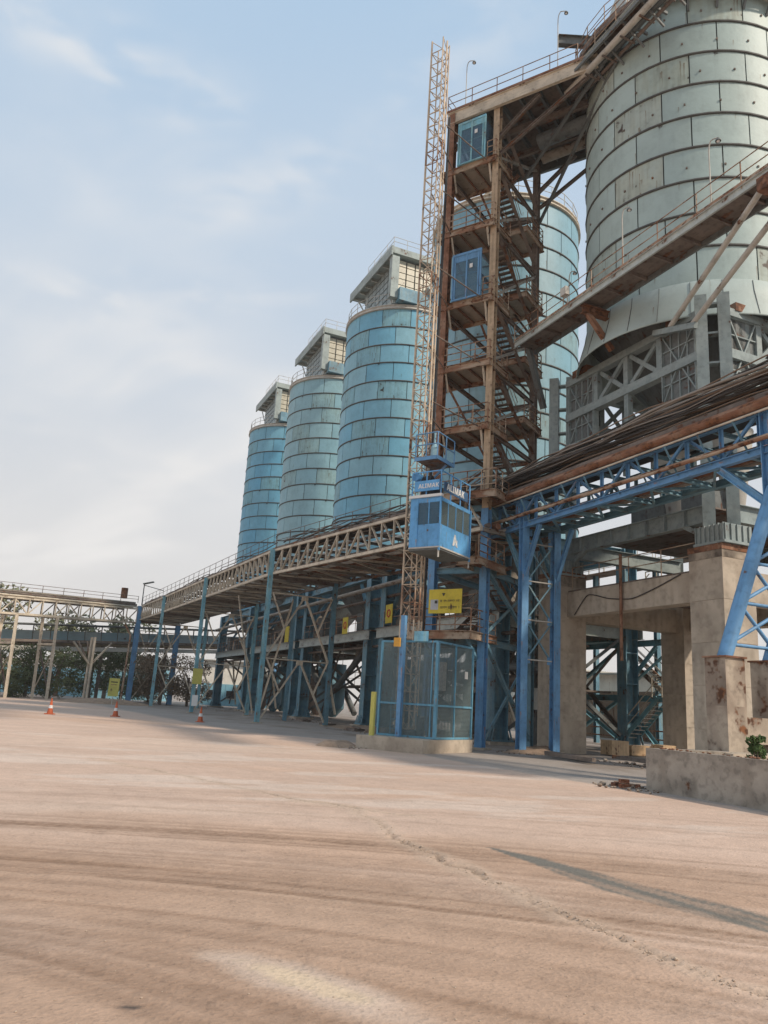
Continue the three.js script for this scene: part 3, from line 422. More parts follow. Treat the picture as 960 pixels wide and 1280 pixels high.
{ // platform around the near silo's roof
  const c = S(siloS[4], 0, 27.4), o = thing('roof_platform', 'dark ring platform with brackets around the top of the near silo', 'platform'); o.position.copy(c); o.userData.placed = true;
  const R0 = SILO_R + 0.2, R1 = 5.85, H0 = 35.45;
  add('deck', lathe([[R0, H0], [R1, H0], [R1, H0 + 0.07], [R0, H0 + 0.07]], 26), M.steelDark, o);
  add('outer_fascia', lathe([[R1 + 0.01, H0 - 0.2], [R1 + 0.09, H0 - 0.2], [R1 + 0.09, H0 + 0.2], [R1 + 0.01, H0 + 0.2], [R1 + 0.01, H0 - 0.2]], 26), M.rustGrey, o);
  add('ring_duct', new THREE.TorusGeometry(5.6, 0.12, 8, 52).rotateX(Math.PI / 2).translate(0, H0 - 0.3, 0), M.galv, o);
  add('ring_duct', new THREE.TorusGeometry(5.78, 0.06, 8, 52).rotateX(Math.PI / 2).translate(0, H0 - 0.45, 0), M.rustGrey, o);
  const pts = [];
  for (let i = 0; i < 26; i++) { const a = (i + 0.5) / 26 * 2 * Math.PI, d = V3(Math.sin(a), 0, Math.cos(a)), at = (r, h) => d.clone().multiplyScalar(r).setY(h); add('bracket', [beam(at(R0 - 0.2, H0 - 0.12), at(R1, H0 - 0.12), 0.14, 0.2), beam(at(SILO_R, 34.3), at(R1 - 0.1, H0 - 0.2), 0.1, 0.12)], M.steelDark, o); pts.push(at(R1, H0 + 0.2)); }
  pts.push(pts[0].clone()); railing(o, pts, { m: M.rusty, h: 1.05, gap: 1.6 });
  for (const [a, b] of [[-2.2, -0.5], [0.5, 2.2]]) add('gallery_beam', hb(V3(-7, 36.6, a), V3(7, 36.6, a), 0.3, 0.6), M.steelDark, o);
  add('gallery_box', beam(V3(-4, 38.1, 0), V3(4, 38.1, 0), 5, 2.4), M.steel, o);
}
{ // gangway running on past the near silo's top
  const o = thing('top_gangway', 'dark gangway with pipes running past the top of the near silo', 'walkway'), h = 34.2, s0 = 9, s1 = 27.4, v0 = 21.15, v1 = 22.1;
  add('deck', boxIn(S, s0, s1, h - 0.05, h, v0, v1), M.rustGrey, o);
  add('outer_beam', bar(S(s0, h - 0.2, v0 - 0.05), S(s1, h - 0.2, v0 - 0.05), sec.C(0.1, 0.36)), M.steel, o); add('outer_channel', beam(S(s0, h - 0.52, v0 - 0.22), S(s1, h - 0.52, v0 - 0.22), 0.1, 0.16), M.steelDark, o); add('inner_beam', hb(S(s0, h - 0.25, v1 - 0.1), S(s1, h - 0.25, v1 - 0.1), 0.16, 0.36), M.steelDark, o);
  for (const [v, k, r, m] of [[21.35, 0.75, 0.17, M.galv], [21.75, 0.62, 0.12, M.steelDark], [22.0, 0.85, 0.09, M.rustGrey]]) add('carried_pipe', rod(S(s0, h - k, v), S(s1 + 1, h - k, v), r, 10), m, o);
  for (let s = s0 + 0.5; s < s1; s += 1.3) { add('bracket', [beam(S(s, h - 0.45, v0 - 0.28), S(s, h - 0.45, v1 + 0.5), 0.1, 0.14), beam(S(s, h - 1.3, v1 + 0.3), S(s, h - 0.5, v0), 0.08, 0.1)], M.steelDark, o); add('clamp', beam(S(s + 0.3, h - 0.95, 21.2), S(s + 0.3, h - 0.95, 22.1), 0.08, 0.06), M.rustGrey, o); }
  railing(o, [S(s1, h, v0), S(s0, h, v0)], { m: M.rusty, h: 1.1, gap: 1.5, r: 0.024, rails: [1, 0.66, 0.33] });
  add('brace', [hb(T(-0.2, 31.0, 3.4), S(26, h - 0.6, 21.8), 0.14, 0.16), hb(T(-0.2, 29.6, 5.7), S(25, h - 0.7, 22.0), 0.14, 0.16)], M.steelDark, o);
}
// ------------------------------------------------------------------ walkway along the near silo and its struts
{
  const o = thing('walkway', 'long horizontal steel walkway with rusty handrails in front of the near silo', 'walkway'), H0 = 20.2, s0 = 9, s1 = 31.6;
  add('deck', boxIn(S, s0, s1, H0 - 0.02, H0 + 0.03, 20.56, 21.75), M.rustGrey, o);
  add('stringer', bar(S(s0, H0 - 0.08, 20.5), S(s1, H0 - 0.08, 20.5), sec.C(0.09, 0.34)), M.steel, o); add('stringer', bar(S(s1, H0 - 0.08, 21.8), S(s0, H0 - 0.08, 21.8), sec.C(0.09, 0.34)), M.steelDark, o);
  add('toe_board', beam(S(s0, H0 + 0.19, 20.5), S(s1, H0 + 0.19, 20.5), 0.02, 0.13), M.rusty, o);
  for (let s = s0 + 0.8; s < s1; s += 1.5) add('cross_beam', beam(S(s, H0 - 0.1, 20.56), S(s, H0 - 0.1, 21.74), 0.1, 0.14), M.rustGrey, o);
  railing(o, [S(s0, H0, 20.52), S(s1, H0, 20.52)], { m: M.rusty, gap: 2.1, h: 1.1 }); railing(o, [S(s0, H0, 21.78), S(s1, H0, 21.78)], { m: M.rusty, gap: 2.1, h: 1.1 });
  add('corbel', [bar(S(26.2, H0 - 0.45, 20.6), S(26.2, H0 - 0.45, 22.3), sec.H(0.3, 0.4)), beam(S(26.2, H0 - 2.1, 22.3), S(26.2, H0 - 0.6, 20.9), 0.2, 0.24)], M.rustPipe, o);
  add('corbel', [beam(S(16.3, H0 - 0.35, 20.45), S(16.3, H0 - 0.35, 21.85), 0.5, 0.5)], M.rustPipe, o);
  add('end_bracket', [beam(S(31.3, H0 - 0.2, 21.2), S(31.9, H0 - 3, 22.6), 0.25, 0.3)], M.steelDark, o);
  const st = 'sloping strut from the inner end of the bracket beam to the rusty corbel';
  one('strut', rod(S(23.05, 18.0, 22.75), S(16.4, 19.75, 20.6), 0.11, 10), M.galv, st, 'strut', 'struts under the walkway'); one('strut', rod(S(21.75, 17.5, 22.65), S(14.4, 19.75, 20.9), 0.11, 10), M.galv, 'second sloping strut rising from the outer end of the bracket beam', 'strut', 'struts under the walkway');
  one('floodlight', [boxIn(S, 26.9, 27.3, H0 + 0.55, H0 + 0.95, 20.2, 20.42), rod(S(27.1, H0 + 0.2, 20.48), S(27.1, H0 + 0.6, 20.44), 0.03)], M.galv, 'small square floodlight clamped to the walkway handrail', 'lamp');
}
function lampPost(base, h, dir, label) {
  const o = thing('lamp_post', label, 'lamp', 'thin hooked lamp posts on walkways'); const top = off(base, 0, h, 0), d = dir.clone().normalize(), e = top.clone().addScaledVector(d, 0.45);
  add('pole', curveTube([base, lerp(base, top, 0.5), lerp(base, top, 0.92), top.clone().addScaledVector(d, 0.12).add(V3(0, 0.12, 0)), e], 0.025, 6, 24), M.galv, o);
  const g = new THREE.SphereGeometry(0.11, 10, 8, 0, Math.PI * 2, 0, Math.PI * 0.55); g.translate(e.x, e.y - 0.14, e.z); add('lamp_shade', g, M.steelDark, o); const b = new THREE.SphereGeometry(0.065, 8, 6); b.translate(e.x, e.y - 0.15, e.z); add('bulb', b, M.white, o);
}
const toR = S(-1, 0, 0);
lampPost(S(18.6, 20.4, 20.55), 2.6, toR, 'hooked lamp post on the walkway near the pale struts'); lampPost(S(23.4, 20.4, 20.55), 2.6, toR, 'hooked lamp post at the middle of the walkway'); lampPost(S(28.6, 20.4, 21.7), 2.6, toR, 'hooked lamp post at the stair tower end of the walkway');
lampPost(T(2.0, 34.3, 0.2), 3.0, T(-1, 0, 0).sub(T(0, 0, 0)), 'hooked lamp post above the stair tower'); lampPost(T(-3.4, 34.3, 0.2), 3.6, T(-1, 0, 0).sub(T(0, 0, 0)), 'hooked lamp post on the top bridge beside the near silo');

// ------------------------------------------------------------------ rusty stair tower
const LV = [15.2, 18.55, 22.1, 26.4, 30.25], MID = [16.85, 20.3, 24.2, 28.3];
{
  const deckM = tint(M.galv, 0.72, 0.62, 0.54), o = thing('stair_tower', 'rusty steel stair tower with open landings behind the hoist mast', 'stair tower');
  const cols = [[0, 0.3], [2.66, 0.1], [0, 5.7], [2.66, 5.7]];
  const upT = T(0, 0, 1).sub(T(0, 0, 0)).normalize();
  cols.forEach(([a, d], i) => { add('column', bar(T(a, 11.0, d), T(a, 34.0, d), hsec(0.34, 0.36, 0.03, 0.035), upT), i < 1 ? tint(M.cream, 0.78, 0.66, 0.55) : i === 1 ? M.rustPipe : M.rustGrey, o); const c = add('lower_column', bar(T(a, 0.1, d), T(a, 10.99, d), hsec(0.36, 0.4, 0.03, 0.04), upT), i < 2 ? M.blue : M.blueOld, o); add('foot', boxIn(T, a - 0.4, a + 0.4, -0.1, 0.1, d - 0.4, d + 0.4), M.concrete, c); });
  const edge = (a0, a1, d0, d1, h, m) => [bar(T(a0, h, d0), T(a1, h, d0), sec.C(0.1, 0.36)), bar(T(a1, h, d1), T(a0, h, d1), sec.C(0.1, 0.36)), bar(T(a0, h, d1), T(a0, h, d0), sec.C(0.1, 0.36)), bar(T(a1, h, d0), T(a1, h, d1), sec.C(0.1, 0.36))];
  const landing = (h, a0, a1, d0, d1, rails) => {
    const l = add('landing', boxIn(T, a0 + 0.04, a1 - 0.04, h - 0.05, h, d0 + 0.04, d1 - 0.04), deckM, o);
    add('edge_channel', edge(a0, a1, d0, d1, h - 0.1), M.rusty, l);
    for (let a = a0 + 0.6; a < a1; a += 0.75) add('joist', beam(T(a, h - 0.12, d0 + 0.06), T(a, h - 0.12, d1 - 0.06), 0.06, 0.12), M.rustPipe, l);
    if (rails) railing(o, rails.map(([a, d]) => T(a, h, d)), { m: M.rusty, h: 1.1, gap: 0.8, r: 0.028, rails: [1, 0.66, 0.33], toe: 0.12 });
    return l;
  };
  LV.forEach((h, i) => {
    const door = i === 2 || i === 4;
    landing(h, -0.12, 3.2, -0.08, 2.1, door ? [[0.42, -0.04], [-0.08, -0.04], [-0.08, 2.0]] : [[3.15, -0.04], [-0.08, -0.04], [-0.08, 2.0]]);
    for (const a of [0.3, 2.4]) add('bracket', beam(T(a, h - 1.2, 0.3), T(a, h - 0.2, -0.02), 0.07, 0.09), M.cream, o);
    for (const [p, q] of [[[0, 0.5], [0, 5.5]], [[2.66, 0.3], [2.66, 5.5]], [[0.2, 5.7], [2.46, 5.7]]]) add('tie_beam', hb(T(p[0], h - 0.3, p[1]), T(q[0], h - 0.3, q[1]), 0.14, 0.22), M.rustGrey, o);
  });
  MID.forEach(h => { landing(h, -0.25, 3.1, 3.9, 6.3, [[-0.2, 4.0], [-0.2, 6.25], [3.05, 6.25], [3.05, 4.3]]); });
  const all = [11.3, ...LV, 33.4];
  const flight = (h0, h1, a, d0, d1) => {
    const f = add('stair_flight', [beam(T(a - 0.42, h0, d0), T(a - 0.42, h1, d1), 0.03, 0.24), beam(T(a + 0.42, h0, d0), T(a + 0.42, h1, d1), 0.03, 0.24)], M.rustGrey, o), n = Math.round(Math.abs(h1 - h0) / 0.2);
    for (let k = 1; k < n; k++) { const t = k / n, h = mix(h0, h1, t), d = mix(d0, d1, t); add('tread', boxIn(T, a - 0.4, a + 0.4, h - 0.02, h + 0.02, d - 0.13, d + 0.13), M.rustGrey, f); }
    for (const e of [-0.42, 0.42]) add('stair_rail', [rod(T(a + e, h0 + 1, d0), T(a + e, h1 + 1, d1), 0.022, 6), rod(T(a + e, h0 + 0.55, d0), T(a + e, h1 + 0.55, d1), 0.018, 6)], M.rusty, f);
  };
  for (let i = 0; i < 4; i++) { flight(LV[i], MID[i], 1.95, 2.0, 4.1); flight(MID[i], LV[i + 1], 0.65, 4.1, 2.0); }
  flight(11.6, 13.4, 1.95, 1.5, 4.3); flight(13.4, 15.2, 0.65, 4.3, 1.5); flight(30.25, 32.2, 1.95, 1.5, 4.3);
  flight(8.3, 10.0, 1.95, 1.5, 4.3); flight(10, 11.6, 0.65, 4.3, 1.5); flight(5.0, 6.7, 1.95, 1.5, 4.3); flight(6.7, 8.3, 0.65, 4.3, 1.5);
  for (let i = 0; i + 1 < all.length; i++) { // side and rear bracing
    const h0 = all[i], h1 = all[i + 1];
    add('brace', bar(T(-0.1, h0 + 0.2, 5.6), T(-0.1, h1 - 0.3, 0.4), lsec(0.2, 0.02)), M.rustGrey, o); add('brace', bar(T(-0.05, h0 + 0.2, 0.4), T(-0.05, h1 - 0.3, 5.6), lsec(0.14, 0.02)), M.pipeGrey, o);
    add('brace', ang(T(2.7, h0 + 0.2, i % 2 ? 5.6 : 0.4), T(2.7, h1 - 0.3, i % 2 ? 0.4 : 5.6), 0.14), M.rustPipe, o);
    add('brace', ang(T(0.1, h0 + 0.2, 5.8), T(2.6, h1 - 0.3, 5.8), 0.12), M.rustGrey, o);
  }
  // lower storeys in blue
  for (const h of [11.3, 8.3, 5.0]) for (const [p, q] of [[[0, 0.5], [0, 5.5]], [[2.66, 0.3], [2.66, 5.5]], [[0.2, 0.3], [2.46, 0.1]]]) add('tie_beam', hb(T(p[0], h - 0.25, p[1]), T(q[0], h - 0.25, q[1]), 0.18, 0.28), M.blueOld, o);
  for (const [a, b] of [[0.4, 4.6], [5.2, 8.0], [8.5, 11]]) { add('brace', bar(T(-0.05, a, 0.5), T(-0.05, b, 5.5), lsec(0.16, 0.02)), M.blueOld, o); add('brace', bar(T(-0.1, b, 0.5), T(-0.1, a, 5.5), lsec(0.16, 0.02)), M.blueOld, o); }
  landing(5.0, -0.1, 3.2, -1.1, 1.6, [[3.1, 1.4], [3.1, -1.05], [-0.05, -1.05], [-0.05, 1.5]]); landing(8.3, -0.5, 0.6, -1.4, 1.6, [[-0.45, 1.4], [-0.45, -1.3]]); landing(11.6, -0.9, 3.0, -0.6, 1.7, [[2.9, -0.55], [-0.85, -0.55], [-0.85, 1.6]]);
  for (const a of [0.2, 2.5]) add('bracket', beam(T(a, 3.9, 0.2), T(a, 4.8, -0.95), 0.1, 0.12), M.blueOld, o);
}
{ // deck bridge from the tower's top to the near silo
  const o = thing('top_bridge', 'rusty deck bridge from the stair tower top to the near silo', 'bridge'), a0 = 3.0, a1 = -5.6, h = 34.2;
  add('deck', boxIn(T, a1, a0, h - 0.06, h, 0.05, 6.2), M.rustGrey, o);
  add('fascia_beam', bar(T(a0, h - 0.44, 0), T(a1, h - 0.44, 0), sec.H(0.18, 0.76, 0.03, 0.03)), M.cream, o); add('edge_channel', beam(T(a0, h + 0.02, -0.06), T(a1, h + 0.02, -0.06), 0.1, 0.14), M.rustPipe, o);
  add('fascia_beam', bar(T(a0, h - 0.44, 6.2), T(a1, h - 0.44, 6.2), sec.H(0.18, 0.76, 0.03, 0.03)), M.steelDark, o); add('end_beam', bar(T(a0, h - 0.44, 0.1), T(a0, h - 0.44, 6.1), sec.H(0.18, 0.7)), M.rustGrey, o);
  for (let a = a0 - 1; a > a1; a -= 1.05) add('joist', hb(T(a, h - 0.3, 0.1), T(a, h - 0.3, 6.1), 0.12, 0.4), M.steelDark, o);
  for (const d of [2.2, 4.2]) add('girder', hb(T(a0 - 0.1, h - 0.75, d), T(a1, h - 0.75, d), 0.2, 0.4), M.rustGrey, o);
  add('duct', [rod(T(-1.2, h - 1.3, 3.1), T(a1, h - 1.0, 3.1), 0.42, 14)], M.steelDark, o); add('duct', rod(T(-0.8, h - 1.2, 4.6), T(a1, h - 1.0, 4.6), 0.3, 12), M.pipeGrey, o);
  for (const d of [0.3, 5.7]) { add('knee_brace', hb(T(0, 31.6, d), T(-2.4, h - 0.8, d), 0.18, 0.2), M.rustGrey, o); add('knee_brace', hb(T(-0.2, 30.6, d), T(-5.2, h - 0.8, d), 0.16, 0.18), M.rustGrey, o); add('knee_brace', hb(T(2.66, 31.8, d), T(1.2, h - 0.8, d), 0.16, 0.18), M.rustPipe, o); }
  railing(o, [T(a0, h, 5.9), T(a0, h, 0), T(-4.55, h, 0)], { m: M.rusty, h: 1.1, gap: 1.5, r: 0.024 });
}
// landing gates of the hoist
const meshTex = (() => { const N = 64, d = new Uint8Array(N * N * 4); for (let j = 0; j < N; j++) for (let i = 0; i < N; i++) { const on = (i % 16 < 4) || (j % 16 < 4) ? 255 : 0; d.set([on, on, on, 255], (j * N + i) * 4); } const t = new THREE.DataTexture(d, N, N); t.wrapS = t.wrapT = THREE.RepeatWrapping; t.magFilter = THREE.LinearFilter; t.repeat.set(1 / 0.2, 1 / 0.2); t.needsUpdate = true; return t; })();
const wire = (r, g, b) => new THREE.MeshStandardMaterial({ color: new THREE.Color().setRGB(r, g, b), alphaMap: meshTex, transparent: true, roughness: 0.7, side: THREE.DoubleSide });
const wireBlue = wire(0.10, 0.20, 0.29), wireGreen = wire(0.15, 0.205, 0.215);
const upT = T(0, 0, 1).sub(T(0, 0, 0)).normalize();
function gate(h, m, label) {
  const o = thing('landing_gate', label, 'gate', 'blue mesh landing gates'), d = -0.2, a0 = 0.5, a1 = 2.1, H = 2.6;
  for (const a of [a0, a1, (a0 + a1) / 2, a0 + 0.12, a1 - 0.12]) add('upright', boxIn(T, a - 0.04, a + 0.04, h + 0.1, h + H, d - 0.04, d + 0.04), m, o);
  for (const q of [0.05, H]) add('crossbar', boxIn(T, a0 - 0.04, a1 + 0.04, h + q, h + q + (q > 1 ? 0.14 : 0.08), d - 0.05, d + 0.05), m, o);
  add('top_panel', boxIn(T, a0 + 0.05, a1 - 0.05, h + H - 0.35, h + H - 0.005, d - 0.02, d + 0.02), m, o);
  add('mesh_panel', boxIn(T, a0 + 0.18, a1 - 0.18, h + 0.1, h + H - 0.36, d - 0.006, d + 0.006), wireBlue, o); add('back_mesh', boxIn(T, a0 + 0.18, a1 - 0.18, h + 0.1, h + H - 0.36, d + 0.05, d + 0.06), wireBlue, o);
  for (const q of [0.75, 1.45]) add('mid_bar', boxIn(T, a0 + 0.14, a1 - 0.14, h + q, h + q + 0.05, d + 0.012, d + 0.045), m, o);
  add('notice', boxIn(T, a0 + 0.45, a0 + 0.62, h + 1.75, h + 1.98, d - 0.05, d - 0.03), M.white, o);
  add('side_mesh', boxIn(T, a0 - 0.005, a0 + 0.005, h + 0.1, h + H - 0.1, d + 0.06, d + 1.0), wireBlue, o);
}
gate(22.1, M.blue, 'bright blue mesh gate on the middle landing of the stair tower'); gate(30.25, tint(M.blueOld, 1.5, 1.7, 1.6), 'faded teal mesh gate just below the top bridge');

// ------------------------------------------------------------------ rack and pinion hoist
const MA = 1.55, MD = -3.5;
{
  const mastM = tint(M.cream, 1, 0.92, 0.86), o = thing('hoist_mast', 'tall thin lattice hoist mast standing in front of the stair tower', 'mast'), w = 0.33, SH = 1.5;
  const q = [[-w, -w], [w, -w], [w, w], [-w, w]];
  for (let k = 0; k < 23; k++) {
    const h0 = 0.75 + k * SH, gs = []; for (const [a, d] of q) gs.push(rod(T(MA + a, h0, MD + d), T(MA + a, h0 + SH, MD + d), a > 0 && d < 0 ? 0.05 : 0.036, 6));
    for (let i = 0; i < 4; i++) { const A = q[i], B = q[(i + 1) % 4]; for (const e of [0.02, 0.75]) { gs.push(rod(T(MA + A[0], h0 + e, MD + A[1]), T(MA + B[0], h0 + e, MD + B[1]), 0.024, 5)); gs.push(rod(T(MA + A[0], h0 + e, MD + A[1]), T(MA + B[0], h0 + e + 0.73, MD + B[1]), 0.02, 5)); } }
    gs.push(beam(T(MA - w - 0.05, h0, MD), T(MA - w - 0.05, h0 + SH, MD), 0.07, 0.06));
    add('mast_section', gs, k % 5 === 3 ? M.rusty : mastM, o);
  }
  for (const h of LV) for (const [a, b] of [[-0.3, 0.4], [0.3, 2.4]]) add('tie_bar', rod(T(MA + a, h + 0.2, MD + w), T(b, h - 0.1, -0.1), 0.035, 6), M.rustGrey, o);
  add('base_frame', boxIn(T, MA - 0.6, MA + 0.6, 0.52, 0.72, MD - 0.6, MD + 0.6), M.steelDark, o);
  one('riser_pipe', rod(T(2.35, 4.9, -1.15), T(2.35, 33, -0.9), 0.07, 8), M.dark, 'black riser pipe running up between the mast and the stair tower', 'pipe');
  one('power_cable', curveTube([T(2.6, 0.6, -2.6), T(2.65, 8, -2.5), T(2.6, 16, -2.6), T(2.7, 25, -2.5), T(2.6, 33, -2.6)], 0.03, 5, 30), M.cable, 'thin black power cable hanging along the hoist mast', 'cable');
}
const font = await new FontLoader().loadAsync('fonts/droid/droid_sans_bold.typeface.json');
// text laid on a plane: origin (left end of base line), right and up unit vectors
function text(str, size, depth, origin, right, up, f = font) { const g = new TextGeometry(str, { font: f, size, depth, curveSegments: 3 }); g.computeBoundingBox(); const n = right.clone().cross(up); g.applyMatrix4(new THREE.Matrix4().makeBasis(right, up, n).setPosition(origin)); return g; }
const dirA = T(1, 0, 0).sub(T(0, 0, 0)).normalize(), dirD = T(0, 0, 1).sub(T(0, 0, 0)).normalize(), minusA = dirA.clone().negate();
{
  const cageBlue = tint(M.blue, 0.95, 1.22, 1.3), o = thing('hoist_cage', 'bright blue hoist cage with mesh windows and white lettering on the mast', 'hoist cage'), a0 = -0.45, a1 = 1.0, d0 = -4.9, d1 = -2.2, h0 = 8.1, h1 = 10.25, t = 0.04;
  add('floor', boxIn(T, a0, a1, h0 - 0.1, h0, d0, d1), M.steelDark, o); add('roof', boxIn(T, a0, a1, h1 - 0.06, h1, d0, d1), cageBlue, o);
  add('front_lower_panel', boxIn(T, a0 + 0.05, 0.62, h0, h0 + 1.0, d0, d0 + t), cageBlue, o); add('front_side_panel', boxIn(T, 0.62, a1, h0, h1 - 0.06, d0 - 0.02, d0 + t), cageBlue, o);
  add('front_header', boxIn(T, a0 + 0.05, 0.62, h1 - 0.22, h1 - 0.06, d0, d0 + t), cageBlue, o);
  add('front_mesh', boxIn(T, a0 + 0.08, 0.6, h0 + 1.02, h1 - 0.22, d0 + 0.012, d0 + 0.02), wireBlue, o);
  for (const a of [0.1]) add('mullion', boxIn(T, a - 0.02, a + 0.02, h0 + 1, h1 - 0.2, d0 - 0.01, d0 + 0.03), cageBlue, o);
  add('side_lower_panel', boxIn(T, a0, a0 + t, h0, h0 + 0.98, d0 + 0.06, d1 - 0.06), cageBlue, o); add('side_header', boxIn(T, a0, a0 + t, h1 - 0.16, h1 - 0.06, d0 + 0.06, d1 - 0.06), cageBlue, o);
  add('side_mesh', boxIn(T, a0 + 0.012, a0 + 0.02, h0 + 1, h1 - 0.16, d0 + 0.08, d1 - 0.08), wireGreen, o); add('inner_mesh', boxIn(T, a0 + 0.06, a0 + 0.066, h0 + 1, h1 - 0.16, d0 + 0.08, d1 - 0.08), wireGreen, o);
  for (let k = 1; k < 4; k++) { const d = mix(d0, d1, k / 4); add('mullion', boxIn(T, a0 - 0.008, a0 + 0.03, h0 + 0.98, h1 - 0.1, d - 0.018, d + 0.018), cageBlue, o); }
  add('rear_panel', boxIn(T, a1 - t, a1, h0, h1 - 0.06, d0 + 0.06, d1 - 0.06), M.blueOld, o); add('end_panel', boxIn(T, a0 + 0.06, a1 - 0.06, h0, h1 - 0.06, d1 - t, d1), M.blueOld, o);
  for (const [a, d] of [[a0, d0], [a0, d1], [a1, d1]]) add('corner_post', boxIn(T, a - 0.035, a + 0.035, h0 - 0.14, h1, d - 0.035, d + 0.035), cageBlue, o);
  add('roof_trim', boxIn(T, a0 - 0.06, a1 + 0.08, h1 + 0.005, h1 + 0.12, d0 - 0.07, d0 + 0.1), M.white, o); add('bottom_trim', [boxIn(T, a0 - 0.03, a1, h0 - 0.03, h0 + 0.03, d0 - 0.045, d0 - 0.025), boxIn(T, a0 - 0.045, a0 - 0.02, h0 - 0.03, h0 + 0.03, d0, d1)], M.galv, o);
  for (const [a, d] of [[a0, d0], [a0, d1]]) add('buffer_leg', rod(T(a + 0.05, h0 - 0.42, d + 0.05), T(a + 0.05, h0, d + 0.05), 0.04, 8), M.galv, o);
  // guard rail and name boards on the roof
  const rl = railing(o, [T(a1, h1, d0 + 0.05), T(a0 + 0.05, h1, d0 + 0.05), T(a0 + 0.05, h1, d1 - 0.05)], { m: cageBlue, h: 1.15, gap: 0.85, r: 0.03, rails: [1] });
  const n1 = add('name_board', boxIn(T, a0 + 0.1, 0.85, h1 + 0.3, h1 + 0.75, d0 - 0.02, d0 + 0.02), cageBlue, o); add('lettering', text('ALIMAK', 0.19, 0.01, T(0.66, h1 + 0.42, d0 - 0.024), minusA, UP), M.white, n1);
  const n2 = add('name_board', boxIn(T, a0 - 0.02, a0 + 0.02, h1 + 0.3, h1 + 0.72, d0 + 0.25, d1 - 0.35), tint(cageBlue, 0.5, 0.5, 0.55), o); add('lettering', text('ALIMAK', 0.3, 0.01, T(a0 - 0.024, h1 + 0.38, d0 + 0.42), dirD, UP), M.white, n2);
  const lg = []; { const b = T(a0 - 0.012, h0 + 0.26, d0 + 1.15), X = (x, y) => b.clone().addScaledVector(dirD, x).add(V3(0, y, 0)); const bar2 = (x0, y0, x1, y1, w) => lg.push(beam(X(x0, y0), X(x1, y1), w, 0.01, minusA)); bar2(0.02, 0.02, 0.17, 0.5, 0.09); bar2(0.17, 0.5, 0.34, 0.02, 0.09); bar2(0.08, 0.02, 0.24, 0.3, 0.06); bar2(0.24, 0.08, 0.42, 0.02, 0.06); bar2(0.36, 0.02, 0.36, 0.3, 0.05); }
  add('emblem', lg, M.white, o);
  add('door_latch', boxIn(T, a0 + 0.02, a0 + 0.08, h0 + 1.05, h0 + 1.25, d0 - 0.03, d0), M.black, o);
  add('drive_motor', [rod(T(0.35, h1 + 0.95, -4.3), T(1.0, h1 + 0.95, -4.3), 0.2, 12), boxIn(T, 0.3, 0.9, h1 + 0.05, h1 + 0.8, -4.3, -3.4)], M.dark, o); const mc = rod(T(0.95, h1 + 1.05, -4.72), T(0.95, h1 + 1.05, -4.35), 0.2, 14); add('motor_cover', mc, cageBlue, o);
}
{
  const o = thing('work_platform', 'small blue railed platform on the mast above the hoist cage', 'platform'), a0 = 0.05, a1 = 1.15, d0 = -4.5, d1 = -3.0, h = 12.15;
  add('deck', boxIn(T, a0, a1, h - 0.04, h, d0, d1), M.rustGrey, o); add('edge', [boxIn(T, a0 - 0.03, a1 + 0.03, h - 0.08, h + 0.08, d0 - 0.04, d0), boxIn(T, a0 - 0.04, a0, h - 0.08, h + 0.08, d0, d1)], M.blue, o);
  railing(o, [T(a1, h, d0), T(a0, h, d0), T(a0, h, d1)], { m: M.blue, h: 1.15, gap: 0.7, r: 0.028 });
  add('canister', curveTube([T(0.35, h, -4.25), T(0.35, h + 0.5, -4.25)], 0.17, 12, 4), tint(M.steel, 0.6, 0.9, 1.1), o); add('canister_neck', (() => { const g = new THREE.ConeGeometry(0.17, 0.4, 12); const p = T(0.35, h + 0.7, -4.25); g.translate(p.x, p.y, p.z); return [g, rod(T(0.35, h + 0.6, -4.25), T(0.35, h + 1.25, -4.25), 0.05, 8)]; })(), tint(M.steel, 0.6, 0.9, 1.1), o);
  add('bracket', beam(T(0.9, h - 0.9, -3.7), T(0.1, h - 0.1, -3.6), 0.07, 0.09), M.blue, o);
}
